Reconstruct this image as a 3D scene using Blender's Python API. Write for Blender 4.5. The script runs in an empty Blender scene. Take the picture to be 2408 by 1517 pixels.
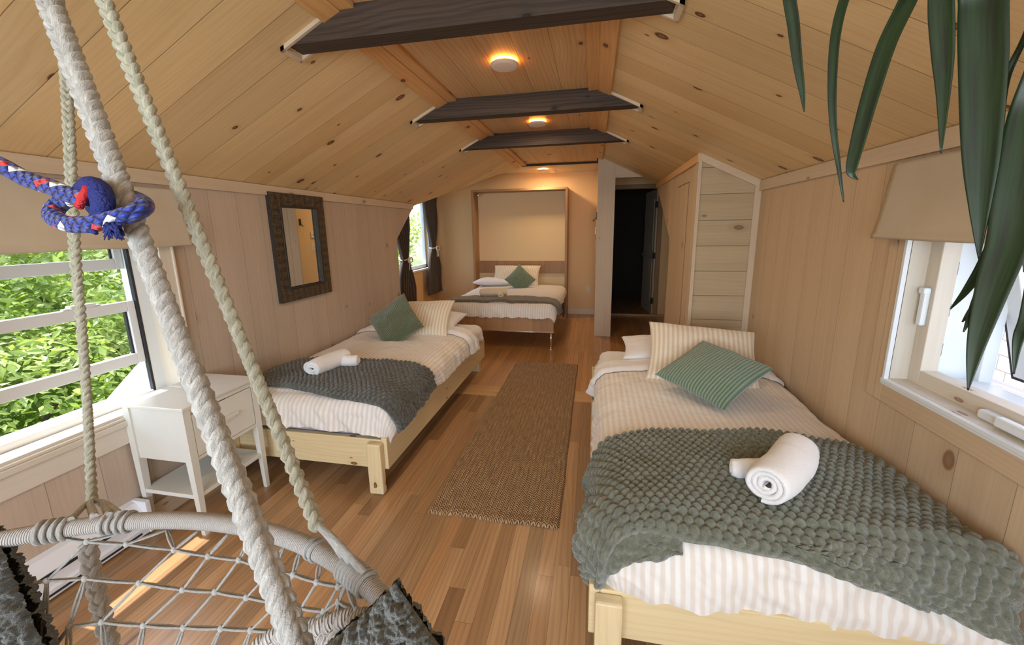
import bpy, bmesh, math, random
import numpy as np
from mathutils import Vector, Matrix, noise

random.seed(7)
S = bpy.context.scene
COL = S.collection

# ------------------------------------------------------------------ camera
W_PX, H_PX = 2408.0, 1517.0
F_PX, CY_PX = 950.97, 728.68
YAW, PITCH, ROLL = .1994, -.1983, -.0156
CAM = Vector((0, 0, 1.5))
ROT = Matrix.Rotation(YAW, 3, 'Z') @ Matrix.Rotation(math.pi / 2 + PITCH, 3, 'X') @ Matrix.Rotation(ROLL, 3, 'Z')
cd = bpy.data.cameras.new('camera')
cam = bpy.data.objects.new('camera', cd)
COL.objects.link(cam)
cd.sensor_fit = 'HORIZONTAL'
cd.sensor_width = 36.0
cd.lens = F_PX / W_PX * 36.0
cd.shift_y = (CY_PX - H_PX / 2) / W_PX
cd.clip_start = .02
cd.clip_end = 200
cam.matrix_world = Matrix.Translation(CAM) @ ROT.to_4x4()
S.camera = cam

# ------------------------------------------------------------------ world, sun, fill lamps, exposure
S.view_settings.view_transform = 'Standard'
S.view_settings.look = 'None'
S.view_settings.gamma = 1.0
S.view_settings.use_curve_mapping = False
S.view_settings.exposure = 0.0
wd = bpy.data.worlds.new('world')
S.world = wd
wd.use_nodes = True
wt = wd.node_tree
wt.nodes.clear()
wo = wt.nodes.new('ShaderNodeOutputWorld')
wb = wt.nodes.new('ShaderNodeBackground')
sky = wt.nodes.new('ShaderNodeTexSky')
sky.sky_type = 'NISHITA'
sky.sun_disc = False
sky.sun_elevation = math.radians(58)
sky.sun_rotation = math.radians(-60)
sky.air_density = 1.0
sky.dust_density = 2.0
wb.inputs['Strength'].default_value = 1.0
wt.links.new(sky.outputs[0], wb.inputs[0])
wt.links.new(wb.outputs[0], wo.inputs[0])

def add_light(name, kind, loc, energy, color, size=None, size_y=None, direction=None, angle=None):
    l = bpy.data.lights.new(name, kind)
    l.energy = energy
    l.color = color
    if kind == 'AREA':
        l.shape = 'RECTANGLE'
        l.size = size
        l.size_y = size_y
    if kind == 'SUN' and angle:
        l.angle = angle
    o = bpy.data.objects.new(name, l)
    COL.objects.link(o)
    o.location = loc
    if direction is not None:
        o.rotation_euler = Vector(direction).to_track_quat('-Z', 'Y').to_euler()
    return o

add_light('sun', 'SUN', (-6, 6, 12), 10.0, (1, .96, .88), direction=(1, -.03, -2.0), angle=math.radians(.6))
# added fill lamps, standing in for daylight at the unseen gable windows
add_light('gable_fill_light', 'AREA', (-1.25, -2.17, 1.45), 64, (.80, .90, 1.0), 1.2, 1.25, (0, 1, -.02))
add_light('gable_fill_light', 'AREA', (.25, -2.17, 1.45), 64, (.80, .90, 1.0), 1.2, 1.25, (0, 1, -.02))

# ------------------------------------------------------------------ materials
class NT:
    def __init__(s, name):
        s.mat = bpy.data.materials.new(name)
        s.mat.use_nodes = True
        s.t = s.mat.node_tree
        s.b = s.t.nodes['Principled BSDF']
    def new(s, typ, **kw):
        n = s.t.nodes.new(typ)
        for k, v in kw.items():
            setattr(n, k, v)
        return n
    def put(s, sock, v):
        if isinstance(v, bpy.types.NodeSocket):
            s.t.links.new(v, sock)
        elif v is not None:
            if isinstance(v, tuple) and len(v) == 3 and sock.type == 'RGBA':
                v = (*v, 1)
            sock.default_value = v
    def m(s, op, a, b=None, c=None, clamp=False):
        n = s.new('ShaderNodeMath', operation=op, use_clamp=clamp)
        s.put(n.inputs[0], a)
        s.put(n.inputs[1], b)
        s.put(n.inputs[2], c)
        return n.outputs[0]
    def mix(s, f, a, b, blend='MIX'):
        n = s.new('ShaderNodeMix', data_type='RGBA', blend_type=blend)
        s.put(n.inputs[0], f)
        s.put(n.inputs[6], a)
        s.put(n.inputs[7], b)
        return n.outputs[2]
    def xyz(s, x, y, z=0.0):
        n = s.new('ShaderNodeCombineXYZ')
        s.put(n.inputs[0], x)
        s.put(n.inputs[1], y)
        s.put(n.inputs[2], z)
        return n.outputs[0]
    def uv(s):
        n = s.new('ShaderNodeUVMap', uv_map='UVMap')
        p = s.new('ShaderNodeSeparateXYZ')
        s.t.links.new(n.outputs[0], p.inputs[0])
        return p.outputs[0], p.outputs[1]
    def obj(s):
        n = s.new('ShaderNodeTexCoord')
        return n.outputs['Object']
    def noise(s, vec, scale=1.0, detail=3.0, rough=.55, dist=0.0):
        n = s.new('ShaderNodeTexNoise')
        s.put(n.inputs['Vector'], vec)
        n.inputs['Scale'].default_value = scale
        n.inputs['Detail'].default_value = detail
        n.inputs['Roughness'].default_value = rough
        n.inputs['Distortion'].default_value = dist
        return n.outputs[0]
    def white(s, x, y=0.0, z=0.0):
        n = s.new('ShaderNodeTexWhiteNoise', noise_dimensions='3D')
        s.put(n.inputs[0], s.xyz(x, y, z))
        return n.outputs[0]
    def step(s, v, lo, hi):
        n = s.new('ShaderNodeMapRange', interpolation_type='SMOOTHSTEP')
        s.put(n.inputs[0], v)
        n.inputs[1].default_value = lo
        n.inputs[2].default_value = hi
        return n.outputs[0]
    def bump(s, h, strength=.3, dist=.01):
        n = s.new('ShaderNodeBump')
        n.inputs['Strength'].default_value = strength
        n.inputs['Distance'].default_value = dist
        s.put(n.inputs['Height'], h)
        s.t.links.new(n.outputs[0], s.b.inputs['Normal'])
    def set(s, **kw):
        for k, v in kw.items():
            s.put(s.b.inputs[k.replace('_', ' ')], v)
        return s

def lin(r, g, b):
    f = lambda c: (c / 255 / 12.92) if c / 255 <= .04045 else ((c / 255 + .055) / 1.055) ** 2.4
    return (f(r), f(g), f(b))

def wood(name, base, dark, w=.19, L=0.0, knots=.35, gap=.0016, gapc=.35, contrast=.5, vary=.12, rough=.5,
         knotc=(.10, .045, .02), kscale=(2.2, 6.0), coat=0.0, hue=None, ring=1.0, fine=1.0):
    s = NT(name)
    u, v = s.uv()
    vb = s.m('DIVIDE', v, w)
    idn = s.m('FLOOR', vb)
    fr = s.m('SUBTRACT', vb, idn)
    r1 = s.white(idn, 3.3)
    r2 = s.white(idn, 7.7)
    uo = s.m('ADD', u, s.m('MULTIPLY', r1, 19.0))
    edge = s.m('MULTIPLY', s.m('MINIMUM', fr, s.m('SUBTRACT', 1.0, fr)), w)
    jid = 0.0
    if L:
        jb = s.m('DIVIDE', uo, L)
        jid = s.m('FLOOR', jb)
        jf = s.m('SUBTRACT', jb, jid)
        je = s.m('MULTIPLY', s.m('MINIMUM', jf, s.m('SUBTRACT', 1.0, jf)), L)
        edge = s.m('MINIMUM', edge, je)
        r1 = s.white(idn, jid, 1.1)
        r2 = s.white(idn, jid, 5.1)
    off = s.m('MULTIPLY', r2, 31.0)
    warp = s.noise(s.xyz(s.m('MULTIPLY', uo, .9), s.m('MULTIPLY', v, 5.0), off), 1.0, 2.0, .5)
    ringv = s.m('ADD', s.m('MULTIPLY', s.m('ADD', v, s.m('MULTIPLY', warp, .16)), 42.0), off)
    rings = s.m('MULTIPLY_ADD', s.m('SINE', s.m('MULTIPLY', ringv, 6.283)), .5, .5)
    finen = s.noise(s.xyz(s.m('MULTIPLY', uo, 3.0), s.m('MULTIPLY', v, 160.0), off), 1.0, 3.0, .6)
    broad = s.noise(s.xyz(s.m('MULTIPLY', uo, .7), s.m('MULTIPLY', v, 11.0), off), 1.0, 3.0, .6)
    g = s.m('ADD', s.m('MULTIPLY', s.step(rings, .35, 1.0), .34 * ring), s.m('MULTIPLY', s.step(finen, .35, .8), .34 * fine))
    g = s.m('ADD', g, s.m('MULTIPLY', s.step(broad, .35, .75), .45))
    g = s.m('MULTIPLY', g, contrast, clamp=True)
    c = s.mix(g, base, dark)
    if hue:
        c = s.mix(s.step(r2, .45, 1.0), c, s.mix(g, hue, dark))
    bright = s.m('ADD', 1.0 - vary, s.m('MULTIPLY', r1, 2 * vary))
    c = s.mix(1.0, c, s.xyz(bright, bright, bright), 'MULTIPLY')
    if knots > 0:
        vo = s.new('ShaderNodeTexVoronoi', voronoi_dimensions='2D', feature='F1')
        s.put(vo.inputs['Vector'], s.xyz(s.m('ADD', s.m('MULTIPLY', uo, kscale[0]), s.m('MULTIPLY', warp, .12)), s.m('MULTIPLY', v, kscale[1])))
        vo.inputs['Scale'].default_value = 1.0
        sp = s.new('ShaderNodeSeparateColor')
        s.put(sp.inputs[0], vo.outputs['Color'])
        on = s.m('LESS_THAN', sp.outputs[0], knots)
        rad = s.m('MULTIPLY_ADD', s.m('POWER', sp.outputs[1], 1.6), .10, .03)
        dn = s.m('DIVIDE', vo.outputs['Distance'], rad)
        core = s.m('MULTIPLY', s.m('SUBTRACT', 1.0, s.step(dn, .75, 1.1)), on)
        halo = s.m('MULTIPLY', s.m('SUBTRACT', 1.0, s.step(dn, .9, 2.8)), on)
        c = s.mix(s.m('MULTIPLY', halo, .35), c, dark)
        inner = s.m('MULTIPLY', s.m('SUBTRACT', 1.0, s.step(dn, .35, .6)), on)
        c = s.mix(core, c, knotc)
        c = s.mix(s.m('MULTIPLY', inner, .6), c, tuple(.6 * a + .4 * b for a, b in zip(dark, knotc)))
    gp = s.m('SUBTRACT', 1.0, s.step(edge, gap * .4, gap))
    c = s.mix(s.m('MULTIPLY', gp, 1 - gapc), c, tuple(x * .22 for x in dark))
    s.set(Base_Color=c, Roughness=s.m('MULTIPLY_ADD', finen, .15, rough - .06))
    if coat:
        s.set(Coat_Weight=coat, Coat_Roughness=.18)
    s.bump(s.m('SUBTRACT', s.m('MULTIPLY', finen, .12), gp), .35, .002)
    return s.mat

def plain(name, col, rough=.5, metal=0.0, var=.06, nscale=6.0, bump=0.0, bscale=80.0, **kw):
    s = NT(name)
    o = s.obj()
    n = s.noise(o, nscale, 4.0)
    c = s.mix(n, tuple(x * (1 - var) for x in col), tuple(min(1, x * (1 + var)) for x in col))
    s.set(Base_Color=c, Roughness=rough, Metallic=metal, **kw)
    if bump:
        s.bump(s.noise(o, bscale, 3.0), bump, .004)
    return s.mat

M = {}
M['ceil'] = wood('pine_ceiling_boards', lin(226, 196, 146), lin(190, 148, 96), w=.195, ring=.6, knots=.34, gap=.0022, contrast=.55, vary=.07, rough=.42, kscale=(3.4, 5.1), hue=lin(222, 188, 134), knotc=lin(88, 44, 22))
M['flat'] = wood('pine_flat_ceiling_boards', lin(218, 178, 128), lin(170, 120, 74), w=.185, knots=.12, gap=.0022, contrast=.65, vary=.06, rough=.45, kscale=(3, 5.1), knotc=lin(88, 44, 22))
M['trim'] = wood('pine_trim', lin(222, 172, 112), lin(176, 116, 62), w=.5, knots=.25, gap=0.0001, gapc=1, contrast=.5, vary=.04, rough=.45, kscale=(4, 7), knotc=lin(88, 44, 22))
M['wallwash'] = wood('whitewashed_pine_boards', lin(192, 173, 154), lin(154, 132, 112), w=.195, knots=.10, gap=.0015, gapc=.45, contrast=.5, vary=.05, rough=.62, kscale=(3.2, 5.1), knotc=lin(136, 106, 84), ring=.5)
M['wallr'] = wood('whitewashed_pine_boards_warm', lin(205, 180, 148), lin(166, 134, 100), w=.195, knots=.10, gap=.0015, gapc=.45, contrast=.5, vary=.05, rough=.62, kscale=(3.2, 5.1), knotc=lin(140, 104, 76), ring=.5)
M['closet'] = wood('whitewashed_closet_boards', lin(184, 164, 132), lin(150, 126, 96), w=.1965, knots=.3, gap=.0026, gapc=.1, contrast=.5, vary=.06, rough=.62, kscale=(2.6, 5.1), knotc=lin(128, 98, 74), ring=.5)
M['washtrim'] = wood('whitewashed_trim', lin(206, 186, 160), lin(170, 146, 118), w=.6, knots=.06, gap=.0001, gapc=1, contrast=.45, vary=.02, rough=.6, kscale=(3, 7), knotc=lin(150, 120, 96), ring=.4)
M['beam'] = wood('dark_stained_beam', lin(74, 58, 46), lin(28, 23, 20), w=.6, knots=.2, gap=.0001, gapc=1, contrast=1.1, vary=.05, rough=.7, kscale=(5, 9), knotc=lin(16, 12, 10))
M['floor'] = wood('honey_floorboards', lin(178, 140, 98), lin(120, 86, 56), w=.072, L=1.1, knots=.04, gap=.0009, gapc=.3, contrast=.7, vary=.26, rough=.34, kscale=(3, 12), coat=.25, hue=lin(162, 120, 80))
M['floor2'] = wood('narrow_floorboards', lin(196, 146, 92), lin(140, 92, 50), w=.056, L=2.2, knots=.04, gap=.0013, gapc=.1, contrast=.7, vary=.14, rough=.3, kscale=(3, 12), coat=.4)
M['floor3'] = wood('floor_threshold_boards', lin(206, 164, 112), lin(160, 116, 70), w=.11, knots=.2, gap=.0013, gapc=.2, contrast=.5, vary=.05, rough=.35, kscale=(4, 9), coat=.35)
M['bedwood'] = wood('bed_pine', lin(224, 204, 160), lin(196, 162, 108), w=.7, knots=.16, gap=.0001, gapc=1, contrast=.45, vary=.04, rough=.4, kscale=(5, 12), knotc=lin(110, 62, 30))
M['murphy'] = wood('oak_laminate', lin(172, 130, 88), lin(120, 84, 54), w=.09, knots=0, gap=.0001, gapc=1, contrast=.6, vary=.13, rough=.45)
M['white'] = plain('painted_white_wood', lin(216, 214, 204), .32, var=.05, nscale=9)
M['vinyl'] = plain('white_vinyl', lin(226, 230, 232), .35, var=.02)
M['winwood'] = wood('pale_window_wood', lin(214, 204, 188), lin(182, 168, 148), w=.6, knots=.04, gap=.0001, gapc=1, contrast=.4, vary=.02, rough=.55, ring=.3, knotc=lin(150, 120, 96))
M['tan'] = plain('tan_wall_paint', lin(230, 194, 142), .6, var=.02, bump=.05)
M['farceil'] = plain('white_ceiling_paint', lin(222, 208, 184), .7, var=.02)
M['cream'] = plain('cream_panel', lin(230, 202, 156), .55, var=.015)
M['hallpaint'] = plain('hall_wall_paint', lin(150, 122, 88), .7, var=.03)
M['darkroom'] = plain('unlit_room_shade', lin(52, 40, 32), .8, var=.05)  # shade of the unlit room put into a dark wall colour
M['doorwhite'] = plain('door_paint', lin(176, 166, 150), .5, var=.02)
M['black'] = plain('black_metal', (.012, .012, .012), .45)
M['chrome'] = plain('chrome', (.85, .85, .86), .15, 1.0)
M['hdark'] = plain('dark_gap', (.02, .02, .025), .6)
M['heater'] = plain('heater_enamel', lin(226, 226, 230), .35, var=.02)

def glass():
    s = NT('window_glass')
    s.t.nodes.remove(s.b)
    tr = s.new('ShaderNodeBsdfTransparent')
    gl = s.new('ShaderNodeBsdfGlossy')
    gl.inputs['Roughness'].default_value = .02
    fr = s.new('ShaderNodeLayerWeight')
    fr.inputs[0].default_value = .5
    mx = s.new('ShaderNodeMixShader')
    s.t.links.new(s.m('MULTIPLY_ADD', s.m('POWER', fr.outputs['Facing'], 4.0), .5, .03), mx.inputs[0])
    s.t.links.new(tr.outputs[0], mx.inputs[1])
    s.t.links.new(gl.outputs[0], mx.inputs[2])
    s.t.links.new(mx.outputs[0], s.t.nodes['Material Output'].inputs[0])
    return s.mat
M['glass'] = glass()
M['mirror'] = plain('mirror_glass', (.82, .82, .80), .02, 1.0, var=0)

def stripes(name, a, b, p, soft=.12, sheen=.3, wr=.0):
    s = NT(name)
    u, v = s.uv()
    t = s.m('FRACT', s.m('DIVIDE', v, p))
    tri = s.m('ABSOLUTE', s.m('SUBTRACT', t, .5))
    f = s.step(tri, .25 - soft, .25 + soft)
    n = s.noise(s.obj(), 220.0, 2.0)
    c = s.mix(f, a, b)
    c = s.mix(s.m('MULTIPLY', n, .08), c, (.5, .45, .4))
    s.set(Base_Color=c, Roughness=s.m('MULTIPLY_ADD', f, .25, .55), Sheen_Weight=sheen)
    s.bump(s.m('ADD', s.noise(s.obj(), 45.0, 4.0), s.m('MULTIPLY', s.noise(s.obj(), 9.0, 4.0), 2.0)), .22, .006)
    return s.mat
M['duvet'] = stripes('striped_duvet_cotton', lin(232, 228, 222), lin(220, 209, 197), .030)
M['sham'] = stripes('striped_pillow_cotton', lin(230, 220, 202), lin(210, 192, 166), .030)
M['sheet'] = plain('white_sheet', lin(232, 230, 232), .7, var=.02, bump=.25, bscale=14, Sheen_Weight=.2)
M['mattress'] = plain('mattress_ticking', lin(170, 168, 185), .8, var=.05)
M['towel'] = plain('white_terry', lin(236, 234, 234), .9, var=.03, bump=.6, bscale=260, Sheen_Weight=.5)
M['towelb'] = plain('cream_terry', lin(226, 204, 172), .9, var=.03, bump=.6, bscale=260, Sheen_Weight=.5)

def cord(name, a, b, p):
    s = NT(name)
    u, v = s.uv()
    t = s.m('FRACT', s.m('DIVIDE', v, p))
    f = s.step(s.m('ABSOLUTE', s.m('SUBTRACT', t, .5)), .1, .45)
    n = s.noise(s.obj(), 120.0, 3.0)
    c = s.mix(f, a, b)
    c = s.mix(s.m('MULTIPLY', n, .35), c, b)
    s.set(Base_Color=c, Roughness=.85, Sheen_Weight=.5)
    s.bump(s.m('SUBTRACT', s.m('MULTIPLY', n, .3), f), .7, .006)
    return s.mat
M['cord'] = cord('green_corduroy', lin(136, 156, 130), lin(82, 104, 82), .017)
M['corddark'] = cord('deep_green_corduroy', lin(104, 114, 76), lin(62, 72, 46), .013)

def fur(name, a, b, scale=60.0, st=.8, big=9.0):
    s = NT(name)
    o = s.obj()
    n = s.noise(o, scale, 5.0, .7)
    n2 = s.noise(o, big, 3.0)
    c = s.mix(s.step(n, .3, .75), b, a)
    c = s.mix(s.m('MULTIPLY', n2, .35), c, b)
    s.set(Base_Color=c, Roughness=.95, Sheen_Weight=.5, Sheen_Roughness=.6)
    s.bump(s.noise(o, scale * 2.5, 4.0, .7), st, .006)
    return s.mat
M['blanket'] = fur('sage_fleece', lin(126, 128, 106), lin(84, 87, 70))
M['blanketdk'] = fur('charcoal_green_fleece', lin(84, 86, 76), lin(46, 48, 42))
M['blanketb'] = fur('olive_fleece', lin(128, 110, 78), lin(80, 66, 44))
M['throw'] = fur('dark_green_plush', lin(54, 62, 46), lin(16, 21, 15), 130.0, .9, 22.0)

def rope_mat(name, a, b, fleck=.25):
    s = NT(name)
    u, v = s.uv()
    n = s.noise(s.xyz(s.m('MULTIPLY', u, 60.0), s.m('MULTIPLY', v, 9.0), 0.0), 1.0, 4.0, .7)
    n2 = s.noise(s.obj(), 420.0, 3.0, .7)
    c = s.mix(s.step(n, .35, .75), b, a)
    c = s.mix(s.m('MULTIPLY', s.step(n2, .62, .75), fleck), c, lin(110, 108, 112))
    s.set(Base_Color=c, Roughness=.9, Sheen_Weight=.3)
    s.bump(s.m('ADD', n, s.m('MULTIPLY', n2, .6)), .8, .003)
    return s.mat
M['rope'] = rope_mat('white_cotton_rope', lin(200, 198, 194), lin(150, 148, 144))
M['ropegrn'] = rope_mat('cream_cotton_rope', lin(200, 196, 178), lin(150, 148, 128))

def wrap_mat():
    s = NT('wrapped_cotton_cord')
    u, v = s.uv()
    t = s.m('SINE', s.m('MULTIPLY', s.m('ADD', u, s.m('MULTIPLY', v, .008)), 6.283 / .0028))
    n = s.noise(s.obj(), 260.0, 3.0, .7)
    c = s.mix(s.m('MULTIPLY_ADD', t, .35, .5), lin(176, 170, 164), lin(214, 210, 206))
    c = s.mix(s.m('MULTIPLY', n, .3), c, lin(150, 140, 130))
    s.set(Base_Color=c, Roughness=.85)
    s.bump(s.m('ADD', t, n), .8, .002)
    return s.mat
M['wrap'] = wrap_mat()

def blue_mat():
    s = NT('blue_braided_polyester')
    u, v = s.uv()
    a = s.m('ADD', s.m('DIVIDE', u, .012), s.m('MULTIPLY', v, 5.0))
    b = s.m('SUBTRACT', s.m('DIVIDE', u, .012), s.m('MULTIPLY', v, 5.0))
    fa = s.m('FRACT', a)
    fb = s.m('FRACT', b)
    ch = s.m('MULTIPLY', s.m('SINE', s.m('MULTIPLY', fa, 3.1416)), s.m('SINE', s.m('MULTIPLY', fb, 3.1416)))
    ia = s.m('MODULO', s.m('ADD', s.m('FLOOR', a), 400.0), 5.0)
    red = s.m('MULTIPLY', s.m('COMPARE', ia, 0.0, .3), s.m('GREATER_THAN', s.m('MODULO', s.m('ADD', s.m('FLOOR', b), 400.0), 5.0), 2.5))
    wh = s.m('MULTIPLY', s.m('COMPARE', ia, 1.0, .3), s.m('LESS_THAN', s.m('MODULO', s.m('ADD', s.m('FLOOR', b), 400.0), 5.0), 1.5))
    c = s.mix(s.step(ch, .05, .6), lin(14, 22, 84), lin(36, 62, 168))
    c = s.mix(red, c, lin(206, 40, 48))
    c = s.mix(wh, c, lin(232, 234, 236))
    s.set(Base_Color=c, Roughness=.5, Sheen_Weight=.2)
    s.bump(ch, .9, .004)
    return s.mat
M['blue'] = blue_mat()
M['bluefray'] = plain('frayed_blue_polyester', lin(20, 36, 112), .7, var=.6, nscale=160, bump=.9, bscale=300)
M['redfray'] = plain('frayed_red_polyester', lin(190, 34, 40), .7, var=.3, nscale=160, bump=.9, bscale=300)

def jute():
    s = NT('braided_jute')
    u, v = s.uv()
    row = s.m('DIVIDE', v, .028)
    col = s.m('DIVIDE', u, .019)
    rid = s.m('FLOOR', row)
    rf = s.m('SUBTRACT', s.m('FRACT', row), .5)
    sh = s.m('ABSOLUTE', rf)
    ph = s.m('FRACT', s.m('ADD', s.m('ADD', col, s.m('MULTIPLY', sh, 2.0)), s.m('MULTIPLY', s.white(rid), 1.0)))
    strand = s.m('SINE', s.m('MULTIPLY', ph, 3.1416))
    groove = s.step(sh, .36, .5)
    n = s.noise(s.xyz(s.m('MULTIPLY', u, 9.0), s.m('MULTIPLY', v, 60.0), 0.0), 1.0, 4.0, .7)
    n2 = s.noise(s.obj(), 260.0, 2.0)
    h = s.m('SUBTRACT', strand, s.m('MULTIPLY', groove, .5))
    c = s.mix(s.step(n, .3, .75), lin(182, 142, 98), lin(226, 192, 144))
    c = s.mix(s.m('MULTIPLY', s.m('SUBTRACT', 1.0, s.step(strand, .15, .75)), .95), c, lin(72, 46, 26))
    c = s.mix(s.m('MULTIPLY', groove, .35), c, lin(72, 46, 26))
    c = s.mix(s.m('MULTIPLY', n2, .4), c, lin(120, 82, 48))
    s.set(Base_Color=c, Roughness=.9)
    s.bump(h, .9, .008)
    return s.mat
M['jute'] = jute()

def carved():
    s = NT('carved_metal_frame')
    u, v = s.uv()
    a = s.m('SINE', s.m('MULTIPLY', u, 6.283 / .062))
    w1 = s.m('ABSOLUTE', s.m('SINE', s.m('ADD', s.m('MULTIPLY', u, 6.283 / .031), s.m('MULTIPLY', s.m('ABSOLUTE', s.m('SINE', s.m('MULTIPLY', v, 58.0))), 3.0))))
    n = s.noise(s.xyz(u, v), 130.0, 3.0, .6, .8)
    vo = s.new('ShaderNodeTexVoronoi', voronoi_dimensions='2D')
    s.put(vo.inputs['Vector'], s.xyz(s.m('MULTIPLY', u, 26.0), s.m('MULTIPLY', v, 26.0)))
    vo.inputs['Scale'].default_value = 1.0
    w1 = s.m('MULTIPLY_ADD', s.m('SINE', s.m('MULTIPLY', vo.outputs['Distance'], 30.0)), .5, s.m('MULTIPLY', w1, .5))
    h = s.m('ADD', s.m('MULTIPLY', w1, .7), s.m('ADD', s.m('MULTIPLY', n, .9), s.m('MULTIPLY', a, .12)))
    c = s.mix(s.step(h, .25, 1.1), lin(30, 22, 16), lin(120, 100, 76))
    s.set(Base_Color=c, Roughness=.5, Metallic=.35)
    s.bump(h, 1.0, .005)
    return s.mat
M['carved'] = carved()
M['carvededge'] = plain('blackened_metal', lin(58, 54, 48), .5, .4, var=.5, nscale=40, bump=.6, bscale=120)

def shade_mat():
    s = NT('parchment_shade')
    o = s.obj()
    n = s.noise(o, 3.5, 5.0, .6, .6)
    n2 = s.noise(o, 18.0, 4.0)
    c = s.mix(n, lin(206, 192, 168), lin(232, 222, 202))
    c = s.mix(s.m('MULTIPLY', n2, .3), c, lin(206, 188, 160))
    s.set(Base_Color=c, Roughness=.7, Transmission_Weight=0.0)
    tl = s.new('ShaderNodeBsdfTranslucent')
    tl.inputs[0].default_value = (*lin(206, 178, 140), 1)
    mx = s.new('ShaderNodeMixShader')
    mx.inputs[0].default_value = .25
    s.t.links.new(s.b.outputs[0], mx.inputs[1])
    s.t.links.new(tl.outputs[0], mx.inputs[2])
    s.t.links.new(mx.outputs[0], s.t.nodes['Material Output'].inputs[0])
    return s.mat
M['shade'] = shade_mat()

def leaf_mat(name, a, b, trans=.3, rough=.35, scale=3.0, streak=False):
    s = NT(name)
    o = s.obj()
    n = s.noise(o, scale, 3.0)
    if streak:
        u, v = s.uv()
        n = s.noise(s.xyz(s.m('MULTIPLY', u, 4.0), s.m('MULTIPLY', v, 260.0)), 1.0, 3.0)
    c = s.mix(s.step(n, .3, .7), a, b)
    s.set(Base_Color=c, Roughness=rough)
    tl = s.new('ShaderNodeBsdfTranslucent')
    s.put(tl.inputs[0], s.mix(.6, c, lin(170, 200, 60)))
    mx = s.new('ShaderNodeMixShader')
    mx.inputs[0].default_value = trans
    s.t.links.new(s.b.outputs[0], mx.inputs[1])
    s.t.links.new(tl.outputs[0], mx.inputs[2])
    s.t.links.new(mx.outputs[0], s.t.nodes['Material Output'].inputs[0])
    return s.mat
M['leaf'] = leaf_mat('broadleaf_foliage', lin(120, 146, 60), lin(184, 200, 110), .4, .35)
M['leaf2'] = leaf_mat('pale_foliage', lin(140, 158, 78), lin(200, 208, 132), .4, .35)
M['bark'] = plain('bark', lin(84, 70, 56), .9, var=.3, bump=.8, bscale=40)
M['plant'] = leaf_mat('strap_leaf_green', lin(8, 26, 14), lin(22, 50, 22), .06, .42, streak=True)
M['tip'] = plain('dried_leaf_tip', lin(92, 70, 48), .7, var=.3)
M['meadow'] = plain('hillside_undergrowth', lin(86, 108, 50), .95, var=.5, nscale=2.2, bump=.6, bscale=9)

def shingle(name, a, b, w=.30, h=.14, gapd=.35):
    s = NT(name)
    u, v = s.uv()
    br = s.new('ShaderNodeTexBrick')
    s.put(br.inputs['Vector'], s.xyz(u, v))
    br.inputs['Color1'].default_value = (*a, 1)
    br.inputs['Color2'].default_value = (*b, 1)
    br.inputs['Mortar'].default_value = (*[x * gapd for x in a], 1)
    br.inputs['Scale'].default_value = 1.0
    br.inputs['Mortar Size'].default_value = .006
    br.inputs['Brick Width'].default_value = w
    br.inputs['Row Height'].default_value = h
    n = s.noise(s.obj(), 90.0, 3.0, .7)
    c = s.mix(s.m('MULTIPLY', s.step(n, .4, .7), .45), br.outputs[0], tuple(x * .5 for x in a))
    s.set(Base_Color=c, Roughness=.95)
    s.bump(n, .6, .006)
    return s.mat
M['shingle'] = shingle('grey_asphalt_shingles', lin(168, 164, 170), lin(142, 140, 150))
M['shingle2'] = shingle('blue_grey_asphalt_shingles', lin(126, 126, 140), lin(104, 106, 122), .4, .16)
M['cedar'] = shingle('pale_wall_shingles', lin(232, 226, 222), lin(214, 208, 204), .17, .13, .25)
M['curtain'] = plain('charcoal_curtain', lin(82, 72, 66), .8, var=.1, Sheen_Weight=.2)
M['ribbon'] = plain('white_ribbon', lin(230, 222, 212), .6)
M['plate'] = plain('ivory_plastic', lin(228, 214, 190), .4, var=.01)
M['pot'] = plain('terracotta', lin(170, 100, 70), .8, var=.1)
M['soil'] = plain('potting_soil', lin(50, 38, 30), .95, var=.3)

def emis(name, col, strength):
    s = NT(name)
    s.set(Base_Color=col, Emission_Color=col, Emission_Strength=strength)
    return s.mat
M['amber'] = emis('amber_light_ring', (1.0, .36, .05), 26.0)
M['lampwhite'] = plain('lamp_cover', lin(236, 214, 200), .5, var=0)

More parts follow.
